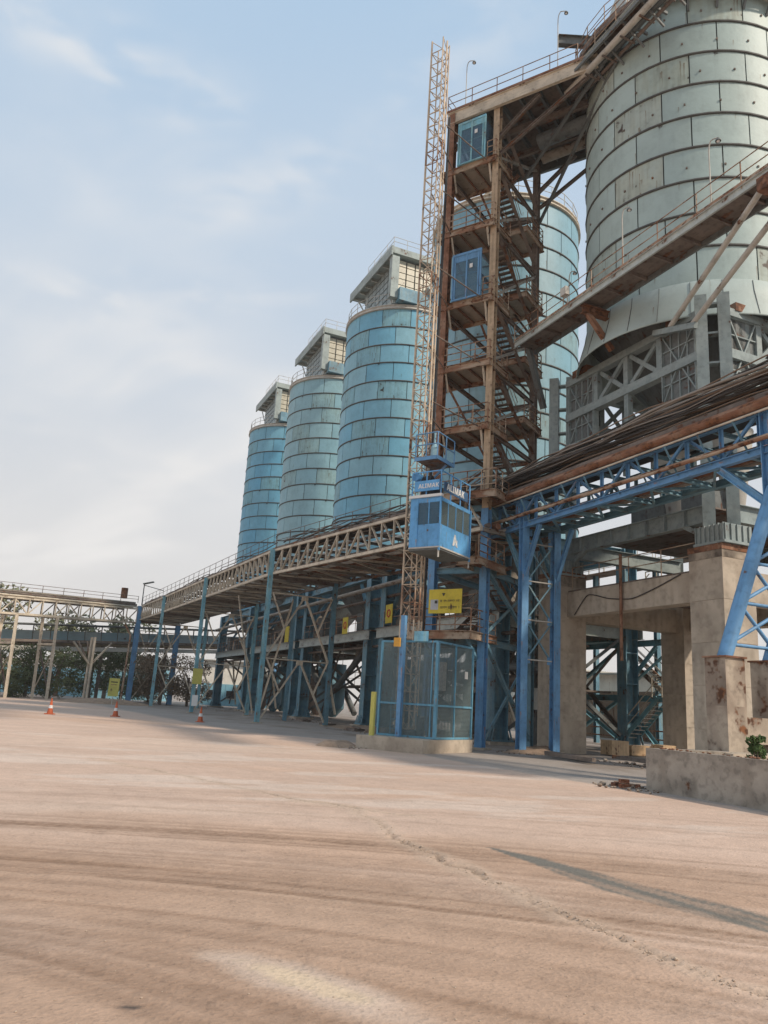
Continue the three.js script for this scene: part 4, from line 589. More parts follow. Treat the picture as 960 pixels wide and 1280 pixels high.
{ // ground enclosure
  const o = thing('hoist_enclosure', 'mesh fenced hoist base enclosure with blue frame on the concrete plinth', 'enclosure'), a0 = -0.85, a1 = 1.75, d0 = -5.3, d1 = -2.3, h0 = 0.52, h1 = 4.2, m = tint(M.blue, 0.95, 1.05, 0.85);
  const post = (a, d, w = 0.06) => add('post', boxIn(T, a - w / 2, a + w / 2, h0, h1, d - w / 2, d + w / 2), m, o);
  post(a0, d0, 0.12); post(a0 + 0.22, d0, 0.05); post(a1, d0, 0.08); post(a0, d1, 0.08); post(a0, mix(d0, d1, 0.5)); post(a1, d1, 0.08);
  for (const h of [h0 + 0.03, h0 + 1.25, h1]) { add('rail', boxIn(T, a0, a1, h - 0.04, h + 0.04, d0 - 0.032, d0 - 0.005), m, o); add('rail', boxIn(T, a0 - 0.032, a0 - 0.005, h - 0.04, h + 0.04, d0, d1), m, o); add('rail', boxIn(T, a1 + 0.005, a1 + 0.032, h - 0.03, h + 0.03, d0, d1), m, o); }
  add('front_mesh', boxIn(T, a0, a1, h0, h1, d0 + 0.012, d0 + 0.018), wireGreen, o); add('side_mesh', boxIn(T, a0 + 0.012, a0 + 0.018, h0, h1, d0, d1), wireGreen, o); add('far_mesh', boxIn(T, a1 - 0.018, a1 - 0.012, h0, h1, d0, d1), wireGreen, o); add('back_mesh', boxIn(T, a0, a1, h0, h1, d1 - 0.018, d1 - 0.012), wireGreen, o);
  add('door_frame', [boxIn(T, 0.0, 0.12, h0, h1 - 0.4, d1 + 0.02, d1 + 0.1), boxIn(T, 1.3, 1.42, h0, h1 - 0.4, d1 + 0.02, d1 + 0.1), boxIn(T, 0.0, 1.42, h1 - 0.9, h1 - 0.4, d1 + 0.11, d1 + 0.15)], M.blue, o);
  add('control_box', boxIn(T, 0.35, 0.95, 2.4, 3.6, d1 - 0.35, d1 - 0.05), M.galv, o); add('notice', boxIn(T, a0 - 0.02, a0 - 0.006, 2.9, 3.2, -3.0, -2.75), M.white, o);
  add('buffer_spring', [rod(T(0.3, h0, -3.6), T(0.3, 1.3, -3.6), 0.16, 10), rod(T(0.8, h0, -3.6), T(0.8, 1.3, -3.6), 0.16, 10)], M.steelDark, o);
  const lg = thing('access_ladder', 'light blue ladder leaning inside the mesh of the hoist enclosure', 'ladder'); for (const a of [0.75, 1.3]) add('stile', rod(T(a, 0.6, -5.1), T(a, 2.0, -5.1), 0.03), m, lg); for (let h = 0.8; h < 2; h += 0.35) add('rung', rod(T(0.75, h, -5.1), T(1.3, h, -5.1), 0.02), m, lg);
  one('blue_stanchion', boxIn(T, 0.5, 0.68, 0.52, 5.2, -5.7, -5.52), M.blue, 'single bright blue steel stanchion beside the mast base', 'post');
  one('enclosure_sign', [boxIn(T, -0.45, 0.2, 4.2, 4.6, d0 - 0.12, d0 - 0.09)], tint(M.blueOld, 1.7, 2.0, 2.0), 'small grey blue name plate above the enclosure front', 'sign');
  one('alarm_box', boxIn(T, 0.62, 0.9, 3.95, 4.3, -5.8, -5.72), tint(M.yellow, 1.1, 0.7, 1), 'small orange alarm box on the blue stanchion', 'box');
  const pl = one('concrete_plinth', [boxIn(T, -1.0, 2.0, -0.1, 0.5, -6.4, -2.4)], M.concrete, 'low concrete plinth carrying the hoist enclosure', 'plinth');
  one('yellow_post', [boxIn(T, 1.38, 1.56, 0.5, 2.15, -6.2, -6.08)], M.yellowPale, 'pale yellow board standing on the plinth corner beside the ladder', 'board');
}
// yellow notice boards
const boardText = coat([0.05, 0.05, 0.04], { rust: 0, streak: 0, dirt: 0.1, sd: 170, N: 64 });
{
  const TB = (a, h, d) => T(a - 0.28, h, d);
  const o = thing('warning_board', 'large yellow warning board with two black text lines on the landing rail', 'sign'), d = -1.25, a0 = 0.62, a1 = 2.32, h0 = 5.85, h1 = 6.95;
  add('panel', boxIn(TB, a0, a1, h0, h1, d, d + 0.03), M.yellow, o);
  const marks = []; const line = (h, segs) => { for (const [x0, x1] of segs) { marks.push(boxIn(TB, 1.74 - x1, 1.74 - x0, h + 0.085, h + 0.1, d - 0.008, d - 0.003)); for (let x = x0 + 0.015; x < x1; x += 0.055) marks.push(boxIn(TB, 1.74 - x - 0.014 - 0.012 * hash(x * 99 | 0, h * 9 | 0, 4), 1.74 - x, h + 0.03 * hash(x * 77 | 0, 2, 5), h + 0.088, d - 0.0075, d - 0.003)); } };
  line(6.36, [[0.02, 0.13], [0.2, 0.33], [0.4, 0.76], [0.83, 0.86], [0.9, 1.02]]); line(6.06, [[0.02, 0.38], [0.44, 0.88], [0.97, 1.0]]);
  add('lettering', marks, boardText, o);
  add('picture', [boxIn(TB, 1.82, 2.22, 6.02, 6.48, d - 0.008, d - 0.003)], tint(M.galv, 1, 1.1, 1.3), o); add('symbol', [(() => { const g = new THREE.CylinderGeometry(0.1, 0.1, 0.01, 3); g.rotateX(Math.PI / 2); const p = TB(1.55, 6.72, d - 0.01); g.rotateY(-34 * D2R); g.translate(p.x, p.y, p.z); return g; })(), boxIn(TB, 1.86, 2.0, 6.3, 6.44, d - 0.014, d - 0.009)], boardText, o);
}

// ------------------------------------------------------------------ pipe gantry on the right (blue) with its bents
const HB = 9.9, HT = 11.5;
const vF = 19.85, vR = 21.6;
{
  const o = thing('pipe_gantry', 'bright blue lattice pipe gantry in front of the concrete portal', 'gantry'), s0 = 9, s1 = 33;
  for (const [v, m] of [[vF, M.blue], [vR, M.blueOld]]) {
    add('bottom_chord', hb(S(s0, 10.05, v), S(s1, 10.05, v), 0.22, 0.26), m, o); add('top_chord', hb(S(s0, 11.35, v), S(s1, 11.35, v), 0.18, 0.2), m, o);
    for (let s = s0, i = 0; s < s1 - 0.5; s += 1.5, i++) { add('upright', ang(S(s, 10.15, v), S(s, 11.28, v), 0.11), m, o); add('diagonal', ang(i % 2 ? S(s + 1.42, 10.18, v) : S(s + 0.08, 10.18, v), i % 2 ? S(s + 0.08, 11.26, v) : S(s + 1.42, 11.26, v), 0.1), m, o); }
  }
  for (let s = s0 + 0.4, i = 0; s < s1; s += 1.5, i++) { add('cross_member', hb(S(s, 10.0, vF + 0.12), S(s, 10.0, vR - 0.12), 0.12, 0.16), M.blueOld, o); add('cross_member', hb(S(s, 11.3, vF + 0.1), S(s, 11.3, vR - 0.1), 0.1, 0.14), M.blueOld, o); add('plan_brace', ang(S(s + 0.05, 9.97, i % 2 ? vR - 0.15 : vF + 0.15), S(s + 1.45, 9.97, i % 2 ? vF + 0.15 : vR - 0.15), 0.09), M.blueOld, o); add('hanger_arm', ang(S(s, 10.1, vF - 0.05), S(s + 0.3, 11.2, vF - 0.35), 0.07), M.blueOld, o); }
  for (const [v, h, r, m] of [[20.2, 10.32, 0.1, M.rustGrey], [20.55, 10.36, 0.13, M.pipeGrey], [20.95, 10.32, 0.1, M.rustPipe], [21.3, 10.3, 0.08, M.pipeGrey]]) add('carried_pipe', rod(S(s0, h, v), S(s1, h, v), r, 8), m, o);
}
function bent(name, sB, label) {
  const o = thing(name, label, 'trestle', 'trestles of the blue pipe gantry');
  for (const v of [vF, vR]) { const c = add('post', bar(S(sB, 0.12, v), S(sB, 11.2, v), hsec(0.34, 0.34, 0.03, 0.035), S(1, 0, 0).normalize()), M.blue, o); add('footing', [boxIn(S, sB - 0.35, sB + 0.35, -0.1, 0.12, v - 0.35, v + 0.35)], M.conDirty, c); }
  for (let i = 0; i < 4; i++) { const h = 4.0 + i * 1.75; add('rung', rod(S(sB, h, vF + 0.17), S(sB, h, vR - 0.17), 0.035), M.galv, o); if (i) { add('brace', ang(S(sB, h - 1.75, vF + 0.17), S(sB, h, vR - 0.17), 0.07), M.blueOld, o); add('brace', ang(S(sB + 0.07, h, vF + 0.17), S(sB + 0.07, h - 1.75, vR - 0.17), 0.07), M.blueOld, o); } }
  add('knee', hb(S(sB - 0.1, 7.7, vF), S(sB - 1.2, 9.9, vF), 0.16, 0.18), M.blue, o); add('knee', hb(S(sB + 0.1, 7.7, vF), S(sB + 1.4, 9.9, vF), 0.16, 0.18), M.blueOld, o); add('knee', hb(S(sB - 0.1, 7.7, vR), S(sB - 1.2, 9.9, vR), 0.16, 0.18), M.blue, o); add('knee', hb(S(sB + 0.1, 7.7, vR), S(sB + 1.4, 9.9, vR), 0.16, 0.18), M.blueOld, o);
  for (const v of [vF, vR]) for (const h of [4.0, 5.75, 7.5, 9.25, 9.75]) add('gusset', boxIn(S, sB - 0.012, sB + 0.012, h - 0.16, h + 0.16, v + (v === vF ? 0.17 : -0.42), v + (v === vF ? 0.42 : -0.17)), M.blue, o);
  return o;
}
bent('gantry_trestle', 29.4, 'blue two post trestle with cross bracing beside the concrete pier');
{ // raked bent standing on tall pedestals
  const o = thing('raked_trestle', 'blue raked tube legs with lattice bracing on rust stained pedestals', 'trestle', 'trestles of the blue pipe gantry'), sB = 16.2;
  const dv = vR - vF, low = (t, k) => S(sB, mix(3.5, 8.6, t), mix(17.6, vF - 0.02, t) + k * dv);
  for (const k of [0, 1]) { add('leg', rod(low(0, k), low(1.04, k), 0.2, 16), M.blue, o); add('upper_post', bar(S(sB, 8.5, vF + k * dv), S(sB, 11.4, vF + k * dv), hsec(0.34, 0.34, 0.03, 0.035), S(1, 0, 0).normalize()), M.blue, o); }
  for (let i = 0; i < 4; i++) { const t0 = 0.08 + i * 0.24, t1 = t0 + 0.2; add('lattice_bar', rod(low(t0, 0), low(t0, 1), 0.05, 8), M.blue, o); add('lattice_bar', rod(low(t0, 0), low(t1 + 0.03, 1), 0.055, 8), M.blue, o); add('lattice_bar', rod(low(t1 + 0.03, 0), low(t0, 1), 0.055, 8), M.blue, o); }
  add('knee', hb(S(sB + 0.15, 8.35, vF), S(sB + 1.9, 9.85, vF), 0.2, 0.22), tint(M.blue, 1.2, 1.15, 1.05), o);
  const p = thing('pedestal_block', 'rust stained concrete pedestals tied by a cross beam behind the low wall', 'pedestal');
  for (const k of [0, 1]) { add('pedestal', boxIn(S, sB - 0.36, sB + 0.36, -0.05, 3.5, 17.24 + k * dv, 17.96 + k * dv), M.conDirty, p); add('bearing_plate', boxIn(S, sB - 0.42, sB + 0.42, 3.502, 3.55, 17.2 + k * dv, 18.0 + k * dv), M.rustPipe, p); }
  add('tie_beam', boxIn(S, sB - 0.25, sB + 0.25, 1.25, 1.95, 17.962, 17.238 + dv), M.conDirty, p); add('footing', boxIn(S, sB - 0.8, sB + 0.8, -0.1, 1.0, 16.9, 20.2), M.concrete, p);
}
// big pipes on the gantry front
one('rusty_pipe', polyTube([S(9, 11.45, vF - 0.3), S(33.2, 11.55, vF - 0.3), S(34.3, 11.6, vF + 0.7)], 0.17, 14), M.rustPipe, 'thick rusty brown pipe running along the top of the blue gantry', 'pipe');
one('clamp_rail', beam(S(9, 11.2, vF - 0.32), S(32.5, 11.3, vF - 0.32), 0.06, 0.06), M.cream, 'thin cream rail fixed under the thick rusty pipe', 'rail');
one('lagged_pipe', polyTube([S(9, 10.32, vF - 0.24), S(32.0, 10.52, vF - 0.24), S(33.2, 10.6, vF - 0.24), S(33.2, 8.9, vF - 0.24), T(2.6, 8.8, -1.6)], 0.085, 10), M.rusty, 'lagged beige pipe along the gantry bending down beside the hoist cage', 'pipe');
// cable trays and cables
function cables(label, pts, n, w, up0, spread, sd, tray = true, sag = 0.25) { // pts: centre line; cables lie in a band of width w to the right
  seed = sd; const o = thing('cable_run', label, 'cables', 'cable runs on the gantries');
  const side = pts.map((p, i) => { const a = pts[Math.max(0, i - 1)], b = pts[Math.min(pts.length - 1, i + 1)], d = b.clone().sub(a).setY(0).normalize(); return V3(d.z, 0, -d.x); });
  if (tray) { for (const e of [0, 1]) add('tray', pts.slice(1).map((p, i) => beam(pts[i].clone().addScaledVector(side[i], -e * w).add(V3(0, up0 - 0.08, 0)), p.clone().addScaledVector(side[i + 1], -e * w).add(V3(0, up0 - 0.08, 0)), 0.04, 0.2)), M.rustGrey, o); add('tray_floor', pts.slice(1).map((p, i) => beam(pts[i].clone().addScaledVector(side[i], -w / 2).add(V3(0, up0 - 0.14, 0)), p.clone().addScaledVector(side[i + 1], -w / 2).add(V3(0, up0 - 0.14, 0)), w, 0.03)), M.dark, o); }
  for (let k = 0; k < n; k++) {
    const P2 = []; const steps = 7 * (pts.length - 1), x0 = rr(0, w), y0 = up0 + rr(0, spread), r = rr(0.022, 0.05); const kx = rr(-0.3, 0.3);
    for (let i = 0; i <= steps; i++) { const u = i / steps * (pts.length - 1), a = Math.min(pts.length - 2, Math.floor(u)), t = u - a; const p = lerp(pts[a], pts[a + 1], t), sd2 = lerp(side[a], side[a + 1], t); P2.push(p.addScaledVector(sd2, -Math.min(w, Math.max(0, x0 + kx * Math.sin(u * 2.2 + k) + rr(-0.06, 0.06)))).add(V3(0, y0 + rr(-0.05, 0.05) - sag * 0.3 * Math.abs(Math.sin(u * 6 + k)), 0))); }
    add('cable', curveTube(P2, r, 5, steps * 2), [M.cable, M.cable, M.cableGrey, M.cableBrown, M.cableGrey][k % 5], o);
  }
  return o;
}
cables('thick bundle of black and grey cables on top of the blue gantry', [S(9, 11.7, vF - 0.1), S(20, 11.75, vF - 0.1), S(33, 11.75, vF - 0.1)], 46, 1.7, 0.15, 1.0, 71);
cables('upper bundle of brown and grey cables crossing before the girder frame', [S(9, 12.3, vF - 0.35), S(21, 12.45, vF - 0.3), S(33, 12.3, vF - 0.3)], 22, 0.7, 0.1, 0.5, 72, false, 0.6);
{ // coil of slack cable by the tower
  const pts = []; const c = S(31.4, 12.4, 19.4); for (let i = 0; i < 60; i++) { const a = i / 60 * 5 * 2 * Math.PI, r = 0.38 + 0.1 * Math.sin(i * 1.3); pts.push(V3(c.x + r * Math.cos(a) * 0.9, c.y + r * Math.sin(a), c.z + 0.25 * Math.sin(i * 0.7))); }
  one('cable_coil', curveTube(pts, 0.03, 5, 200), M.cableGrey, 'coil of slack grey cable hung beside the stair tower', 'cable');
}
// ------------------------------------------------------------------ cream truss gantry on the left
const GP = [[4.6, 35.4], [-7.3, 52.8], [-15.1, 68.4], [-22.8, 83.9], [-28.9, 96.0]];
const GW = 5.0;                                  // width, behind the front truss
const gdir = i => { const a = GP[i], b = GP[i + 1], L = Math.hypot(b[0] - a[0], b[1] - a[1]); return [(b[0] - a[0]) / L, (b[1] - a[1]) / L, L]; };
const spanLabel = ['cream truss gantry span between the stair tower and the lone blue post', 'cream truss gantry span next to the lone blue post', 'cream truss gantry span over the post with a small yellow notice', 'cream truss gantry span at the corner with the far pipe rack'];
for (let i = 0; i < 4; i++) {
  const [dx, df, L] = gdir(i), o = thing('truss_gantry', spanLabel[i], 'gantry', 'cream truss gantry spans');
  const Q = (t, h, b) => P(GP[i][0] + dx * t + df * b, h, GP[i][1] + df * t - dx * b);     // b: metres behind the front truss
  const n = Math.round(L / (i ? 1.05 : 1.15)) & ~1, st = L / n;
  for (const [b, m] of [[0, M.cream], [GW, M.rustGrey]]) {
    add('bottom_chord', beam(Q(0.03, HB, b), Q(L - 0.03, HB, b), 0.16, 0.17), m, o); add('top_chord', beam(Q(0.03, HT, b), Q(L - 0.03, HT, b), 0.16, 0.15), m, o);
    for (let k = 0; k <= n; k++) { const t = k * st; if (k < n) { const fw = k < n / 2; add('diagonal', beam(Q(t + (fw ? 0.05 : st - 0.05), HB + 0.09, b + 0.03), Q(t + (fw ? st - 0.05 : 0.05), HT - 0.08, b + 0.03), 0.05, 0.13, Q(0, 0, 1).sub(Q(0, 0, 0)).normalize()), m, o); } if (k > 0 && k < n) add('upright', beam(Q(t, HB + 0.09, b - 0.03), Q(t, HT - 0.08, b - 0.03), 0.05, 0.12, Q(0, 0, 1).sub(Q(0, 0, 0)).normalize()), m, o); }
  }
  for (let k = 0; k <= n; k += 2) { add('cross_beam', hb(Q(k * st, HB - 0.02, 0.1), Q(k * st, HB - 0.02, GW - 0.1), 0.14, 0.2), M.pipeGrey, o); add('top_cross_beam', hb(Q(k * st, HT + 0.1, 0.0), Q(k * st, HT + 0.1, GW), 0.12, 0.16), M.rustGrey, o); if (k + 2 <= n) add('plan_brace', ang(Q(k * st, HB - 0.08, k % 4 ? 0.2 : GW - 0.2), Q((k + 2) * st, HB - 0.08, k % 4 ? GW - 0.2 : 0.2), 0.11), M.cream, o); }
  seed = 400 + i; let b = 0.45; const pm = [M.pipeGrey, M.rustGrey, M.galv, M.rustPipe]; while (b < GW - 0.4) { const r = rr(0.07, 0.2); add('carried_pipe', rod(Q(0, HB + 0.12 + r, b), Q(L, HB + 0.12 + r, b), r, 10), pm[Math.floor(rnd() * 4)], o); b += r * 2 + rr(0.15, 0.35); }
  for (let k = 0; k < 3; k++) add('upper_pipe', rod(Q(0, HT + 0.32, 1.6 + k * 1.1), Q(L, HT + 0.32, 1.6 + k * 1.1), 0.12, 8), pm[k], o);
  railing(o, [Q(0, HT + 0.15, 0.05), Q(L, HT + 0.15, 0.05)], { m: M.rustGrey, h: 1.0, gap: 1.9, r: 0.02 });
  cables(['tangle of slack black cables on the gantry span beside the stair tower', 'bundle of cables on the gantry span next to the lone blue post', 'bundle of cables on the gantry span over the yellow notice post', 'bundle of cables on the gantry span at the far corner'][i], [Q(0, HT, 0.1), Q(L / 2, HT, 0.1), Q(L, HT, 0.1)], i === 0 ? 20 : 10, 1.3, 0.25, i === 0 ? 0.75 : 0.35, 500 + i, true, i === 0 ? 1.0 : 0.3);
}
// trestles of the left gantry: front and rear post with cross bracing
const tl = ['lone light blue post trestle with cream cross bracing', 'blue post trestle with a small yellow notice', 'slim blue trestle next to the far corner', 'thick blue posts at the far corner of the gantries'];
for (let i = 1; i < 5; i++) {
  const [dx, df] = gdir(Math.min(3, i)), o = thing('gantry_trestle', tl[i - 1], 'trestle', 'trestles of the cream gantry'), c = GP[i];
  const Q = (t, h, b) => P(c[0] + dx * t + df * b, h, c[1] + df * t - dx * b), w = i === 4 ? 0.55 : 0.28;
  const up = Q(1, 0, 0).sub(Q(0, 0, 0)).normalize(), mB = i === 4 ? M.blue : tint(M.blueOld, 1.5, 1.6, 1.5);
  add('post', bar(Q(0, 0, -0.16), Q(0, HT + 0.05, -0.16), hsec(w, w, 0.03, 0.035), up), mB, o); add('post', bar(Q(0, 0, GW - 0.3), Q(0, HB - 0.15, GW - 0.3), hsec(w, w, 0.03, 0.035), up), i === 1 ? M.blueOld : mB, o);
  add('head_beam', hb(Q(0, HB - 0.24, -0.2), Q(0, HB - 0.24, GW), 0.18, 0.24), M.rustGrey, o);
  const lv = [0.25, 4.2, 8.6];
  for (let k = 0; k < 2; k++) { const a = lv[k], b = lv[k + 1]; add('strut', rod(Q(0, b, 0), Q(0, b, GW - 0.4), 0.05), M.cream, o); add('brace', ang(Q(0.05, a, 0), Q(0.05, b, GW / 2), 0.12), M.cream, o); add('brace', ang(Q(0.05, b, GW / 2), Q(0.05, a, GW - 0.4), 0.12), M.cream, o); add('brace', ang(Q(-0.05, b, 0.1), Q(-0.05, a + (b - a) * 0.45, GW * 0.24), 0.1), M.cream, o); add('brace', ang(Q(-0.05, b, GW - 0.5), Q(-0.05, a + (b - a) * 0.45, GW * 0.72), 0.1), M.cream, o); add('gusset', boxIn((x, h, y) => Q(x, h, y), -0.02, 0.12, b - 0.3, b - 0.02, GW / 2 - 0.22, GW / 2 + 0.22), M.cream, o); }
  for (const b of [-0.16, GW - 0.3]) add('foot', boxIn((x, h, y) => Q(x, h, y), -0.3, 0.3, -0.1, 0.08, b - 0.3, b + 0.3), M.concrete, o);
}
{ // slim intermediate bent
  const [dx, df] = gdir(1), o = thing('gantry_trestle', 'single dull blue post under the rear truss of the gantry', 'trestle', 'trestles of the cream gantry'), Q = (t, h, b) => P(GP[1][0] + dx * t + df * b, h, GP[1][1] + df * t - dx * b);
  add('post', bar(Q(8.2, 0, GW - 0.2), Q(8.2, HB - 0.1, GW - 0.2), hsec(0.26, 0.26, 0.03, 0.03)), M.blueOld, o); add('brace', ang(Q(8.2, 0.3, 2.6), Q(8.2, 9.4, GW - 0.3), 0.12), M.cream, o); add('brace', ang(Q(8.2, 9.2, 0.2), Q(8.2, 0.4, 2.2), 0.12), M.cream, o);
}
// small notices
function notice(label, c, right, w, h, m, marks = 1) { const o = thing('notice_board', label, 'sign', 'yellow notice boards'); const n = right.clone().cross(UP); const box = (x0, x1, y0, y1, z0, z1, mm, nm) => { const a = c.clone().addScaledVector(right, (x0 + x1) / 2).addScaledVector(n, (z0 + z1) / 2); return add(nm, bar(off(a, 0, y0, 0), off(a, 0, y1, 0), sec.box(x1 - x0, Math.abs(z1 - z0)), n), mm, o); }; box(-w / 2, w / 2, 0, h, 0, 0.03, m, 'panel'); if (marks === 1) { box(-w * 0.32, w * 0.32, h * 0.76, h * 0.82, 0.031, 0.036, boardText, 'text_line'); box(-w * 0.3, w * 0.25, h * 0.62, h * 0.66, 0.031, 0.036, tint(M.rusty, 1, 1, 1), 'text_line'); } else if (marks === 2) { const g = new THREE.TorusGeometry(w * 0.22, w * 0.05, 6, 16); const q = new THREE.Matrix4().makeBasis(right, UP, n).setPosition(c.clone().add(V3(0, h * 0.52, 0)).addScaledVector(n, 0.035)); g.applyMatrix4(q); add('red_symbol', g, flat(0.5, 0.08, 0.04), o); } return { o, box }; }
const camR = S(-1, 0, 0).negate(); const rightOf = (x, f) => V3(f, 0, x).normalize();
const faceV = S(-1, 0, 0).normalize();
const sgn = [[66.2, 'yellow notice on the deck rail under the mottled blue silo far bay'], [58.4, 'yellow notice with red ring on the deck rail between blue columns'], [50.6, 'yellow notice with red ring beside the hoist mast']];
notice(sgn[1][1], S(57.6, 6.85, 22.35), faceV, 1.1, 1.3, M.yellow, 2); notice(sgn[2][1], S(49.4, 7.15, 22.35), faceV, 1.1, 1.3, M.yellow, 2); notice(sgn[0][1], S(72.9, 6.9, 22.35), faceV, 1.2, 1.5, M.yellow, 0);
{ const b = notice('yellow green notice board on a short stake by the far blue posts', P(-25.9, 0.85, 80.4), rightOf(-25.9, 80.4), 1.0, 1.75, M.yellowPale, 1); b.box(-0.03, 0.03, -0.95, -0.002, -0.01, 0.02, M.galv, 'stake'); }
notice('pale yellow notice tied to a slim blue post', P(-14.95, 2.4, 67.9), rightOf(-15, 68), 0.8, 1.3, M.yellowPale, 0); one('paper_notice', beam(P(-14.9, 0.6, 67.7), P(-14.9, 1.5, 67.7), 0.5, 0.02, V3(0, 0, 1)), M.white, 'white paper sheet tied below the pale yellow notice', 'paper');
// ------------------------------------------------------------------ far pipe rack running off to the left
{
  const A = [-29.2, 95.7, 9.5], B = [-52, 60.9, 7.1], o = thing('far_pipe_rack', 'sunlit cream pipe rack truss running left from the far gantry corner', 'pipe rack');
  const L = Math.hypot(B[0] - A[0], B[1] - A[1]), dx = (B[0] - A[0]) / L, df = (B[1] - A[1]) / L;
  const Q = (t, h, b) => P(A[0] + dx * t - df * b * -1, mix(A[2], B[2], t / L) + h, A[1] + df * t + dx * b * -1);
  for (const [b, m] of [[0, M.cream], [2.6, M.pipeGrey]]) { add('bottom_chord', beam(Q(0, 0, b), Q(L, 0, b), 0.2, 0.22), m, o); add('top_chord', beam(Q(0, 1.65, b), Q(L, 1.65, b), 0.18, 0.18), m, o); const n = 26, st = L / n; for (let k = 0; k < n; k++) { add('upright', beam(Q(k * st, 0.1, b), Q(k * st, 1.55, b), 0.13, 0.13), m, o); if (k % 4 !== 3) add('diagonal', beam(Q(k * st + 0.1, k % 2 ? 0.12 : 1.5, b + 0.1), Q(k * st + st - 0.1, k % 2 ? 1.5 : 0.12, b + 0.1), 0.1, 0.1), m, o); } }
  seed = 77; for (let k = 0; k < 9; k++) add('carried_pipe', rod(Q(0, 1.9 + (k % 3) * 0.25, 0.1 + k * 0.28), Q(L, 1.9 + (k % 3) * 0.25, 0.1 + k * 0.28), rr(0.08, 0.16), 8), [M.cream, M.rustGrey, M.pipeGrey, M.cream][k % 4], o);
  railing(o, [Q(0, 2.4, 0.2), Q(L, 2.4, 0.2)], { m: M.rustGrey, h: 0.8, gap: 2.6, r: 0.03 });
  const leg = (t, label, x) => { const g = thing('rack_trestle', label, 'trestle', 'cream trestles of the far pipe rack'); for (const b of [0, 2.6]) add('post', hb(Q(t, -mix(A[2], B[2], t / L), b), Q(t + 0.2, -0.1, b), 0.32, 0.3), M.cream, g); add('head_beam', beam(Q(t + 0.15, -3, -0.2), Q(t + 0.15, -3, 2.8), 0.2, 0.24), M.cream, g); add('brace', ang(Q(t, -8, 0), Q(t + 0.1, -3.2, 2.6), 0.14), M.rustGrey, g); add('brace', ang(Q(t, -3.2, 0), Q(t, -8, 2.6), 0.14), M.cream, g); };
  leg(10.6, 'cream trestle next to the twin stem strutted post'); leg(15.4, 'cream trestle with rusty diagonals above a brown bench'); leg(20, 'cream trestle at the end of the visible far pipe rack');
  { const g = thing('strutted_post', 'cream twin stem post with four struts under the far gallery', 'post'), t = 5.4; for (const b of [0.2, 0.75]) add('stem', rod(Q(t, -9.0, b), Q(t, -2.0, b), 0.15, 8), M.cream, g); for (const e of [-1, 1]) { add('strut', beam(Q(t, -5.2, 0.45), Q(t + e * 2.6, -2.6, 0.45), 0.16, 0.18), M.cream, g); add('strut', beam(Q(t, -5.2, 0.5), Q(t + e * 0.6, -2.5, 2.3), 0.14, 0.16), M.rustGrey, g); } }
  { const g = thing('bent_pole', 'brown pole with a kinked cream top near the corner posts', 'pole'); add('pole', [rod(Q(1.6, -9.4, -1), Q(1.4, -1.6, -1), 0.12, 8), rod(Q(1.4, -1.6, -1), Q(2.2, -0.3, -0.7), 0.12, 8)], M.rusty, g); }
  one('brown_bin', [boxIn((x, h, y) => P(x, h, y), -37.6, -36.1, 0.3, 1.3, 74, 75)], M.rustPipe, 'low brown steel box beside the far pipe rack legs', 'box');
  one('orange_tank', [rod(P(-31.1, 12.35, 95.6), P(-31.1, 13.6, 95.6), 0.4, 12)], M.rustPipe, 'small rust red drum standing on the far pipe rack', 'drum');
  const lp = thing('arm_lamp', 'lamp on a small arm at the far gantry corner', 'lamp'); add('pole', [rod(P(-28.8, 11.6, 95.6), P(-28.8, 14.2, 95.6), 0.06, 6), rod(P(-28.8, 14.1, 95.6), P(-25.8, 13.3, 93.4), 0.05, 6)], M.steelDark, lp); add('lamp_head', beam(P(-28.9, 14.25, 95.6), P(-27.6, 14.5, 95.2), 0.3, 0.14), M.steelDark, lp);
}
{ // long covered conveyor gallery behind the racks
  const o = thing('conveyor_gallery', 'long covered conveyor gallery with pale blue sheeting behind the far rack', 'conveyor'), A = P(-58, 5.2, 84), B = P(-4, 9.6, 121), U = B.clone().sub(A).setY(0).normalize(), N = V3(-U.z, 0, U.x);
  const at = (t, h, b) => lerp(A, B, t).addScaledVector(N, b).add(V3(0, h, 0));
  add('floor', [beam(at(0, 0, 0), at(1, 0, 0), 2.6, 0.3)], M.rustGrey, o); add('roof', beam(at(0, 2.0, 0), at(1, 2.0, 0), 2.9, 0.12), M.steelDark, o);
  const sh = [tint(M.plate, 0.55, 0.80, 0.95), tint(M.plate, 0.66, 0.85, 0.96), tint(M.plate, 0.48, 0.76, 0.93)];
  for (let k = 0; k < 32; k++) { add('sheet', beam(at(k / 32 + 0.0008, 0.75, -1.25), at((k + 1) / 32 - 0.0008, 0.75, -1.25), 0.06, 1.15), sh[(k * 7) % 3], o); add('frame', beam(at(k / 32, 0.1, -1.36), at(k / 32, 2, -1.36), 0.14, 0.12), M.steelDark, o); }
  add('edge_beam', beam(at(0, -0.32, -1.3), at(1, -0.32, -1.3), 0.2, 0.4), M.cream, o); add('edge_beam', beam(at(0, -0.9, 1.0), at(1, -0.9, 1.0), 0.2, 0.5), M.galv, o);
  for (let k = 0; k < 8; k++) { const t = (k + 0.5) / 8, p = at(t, -0.5, 0); add('leg', [beam(V3(p.x, 0, p.z), p, 0.4, 0.4)], k > 4 ? M.blue : M.rustGrey, o); }
}

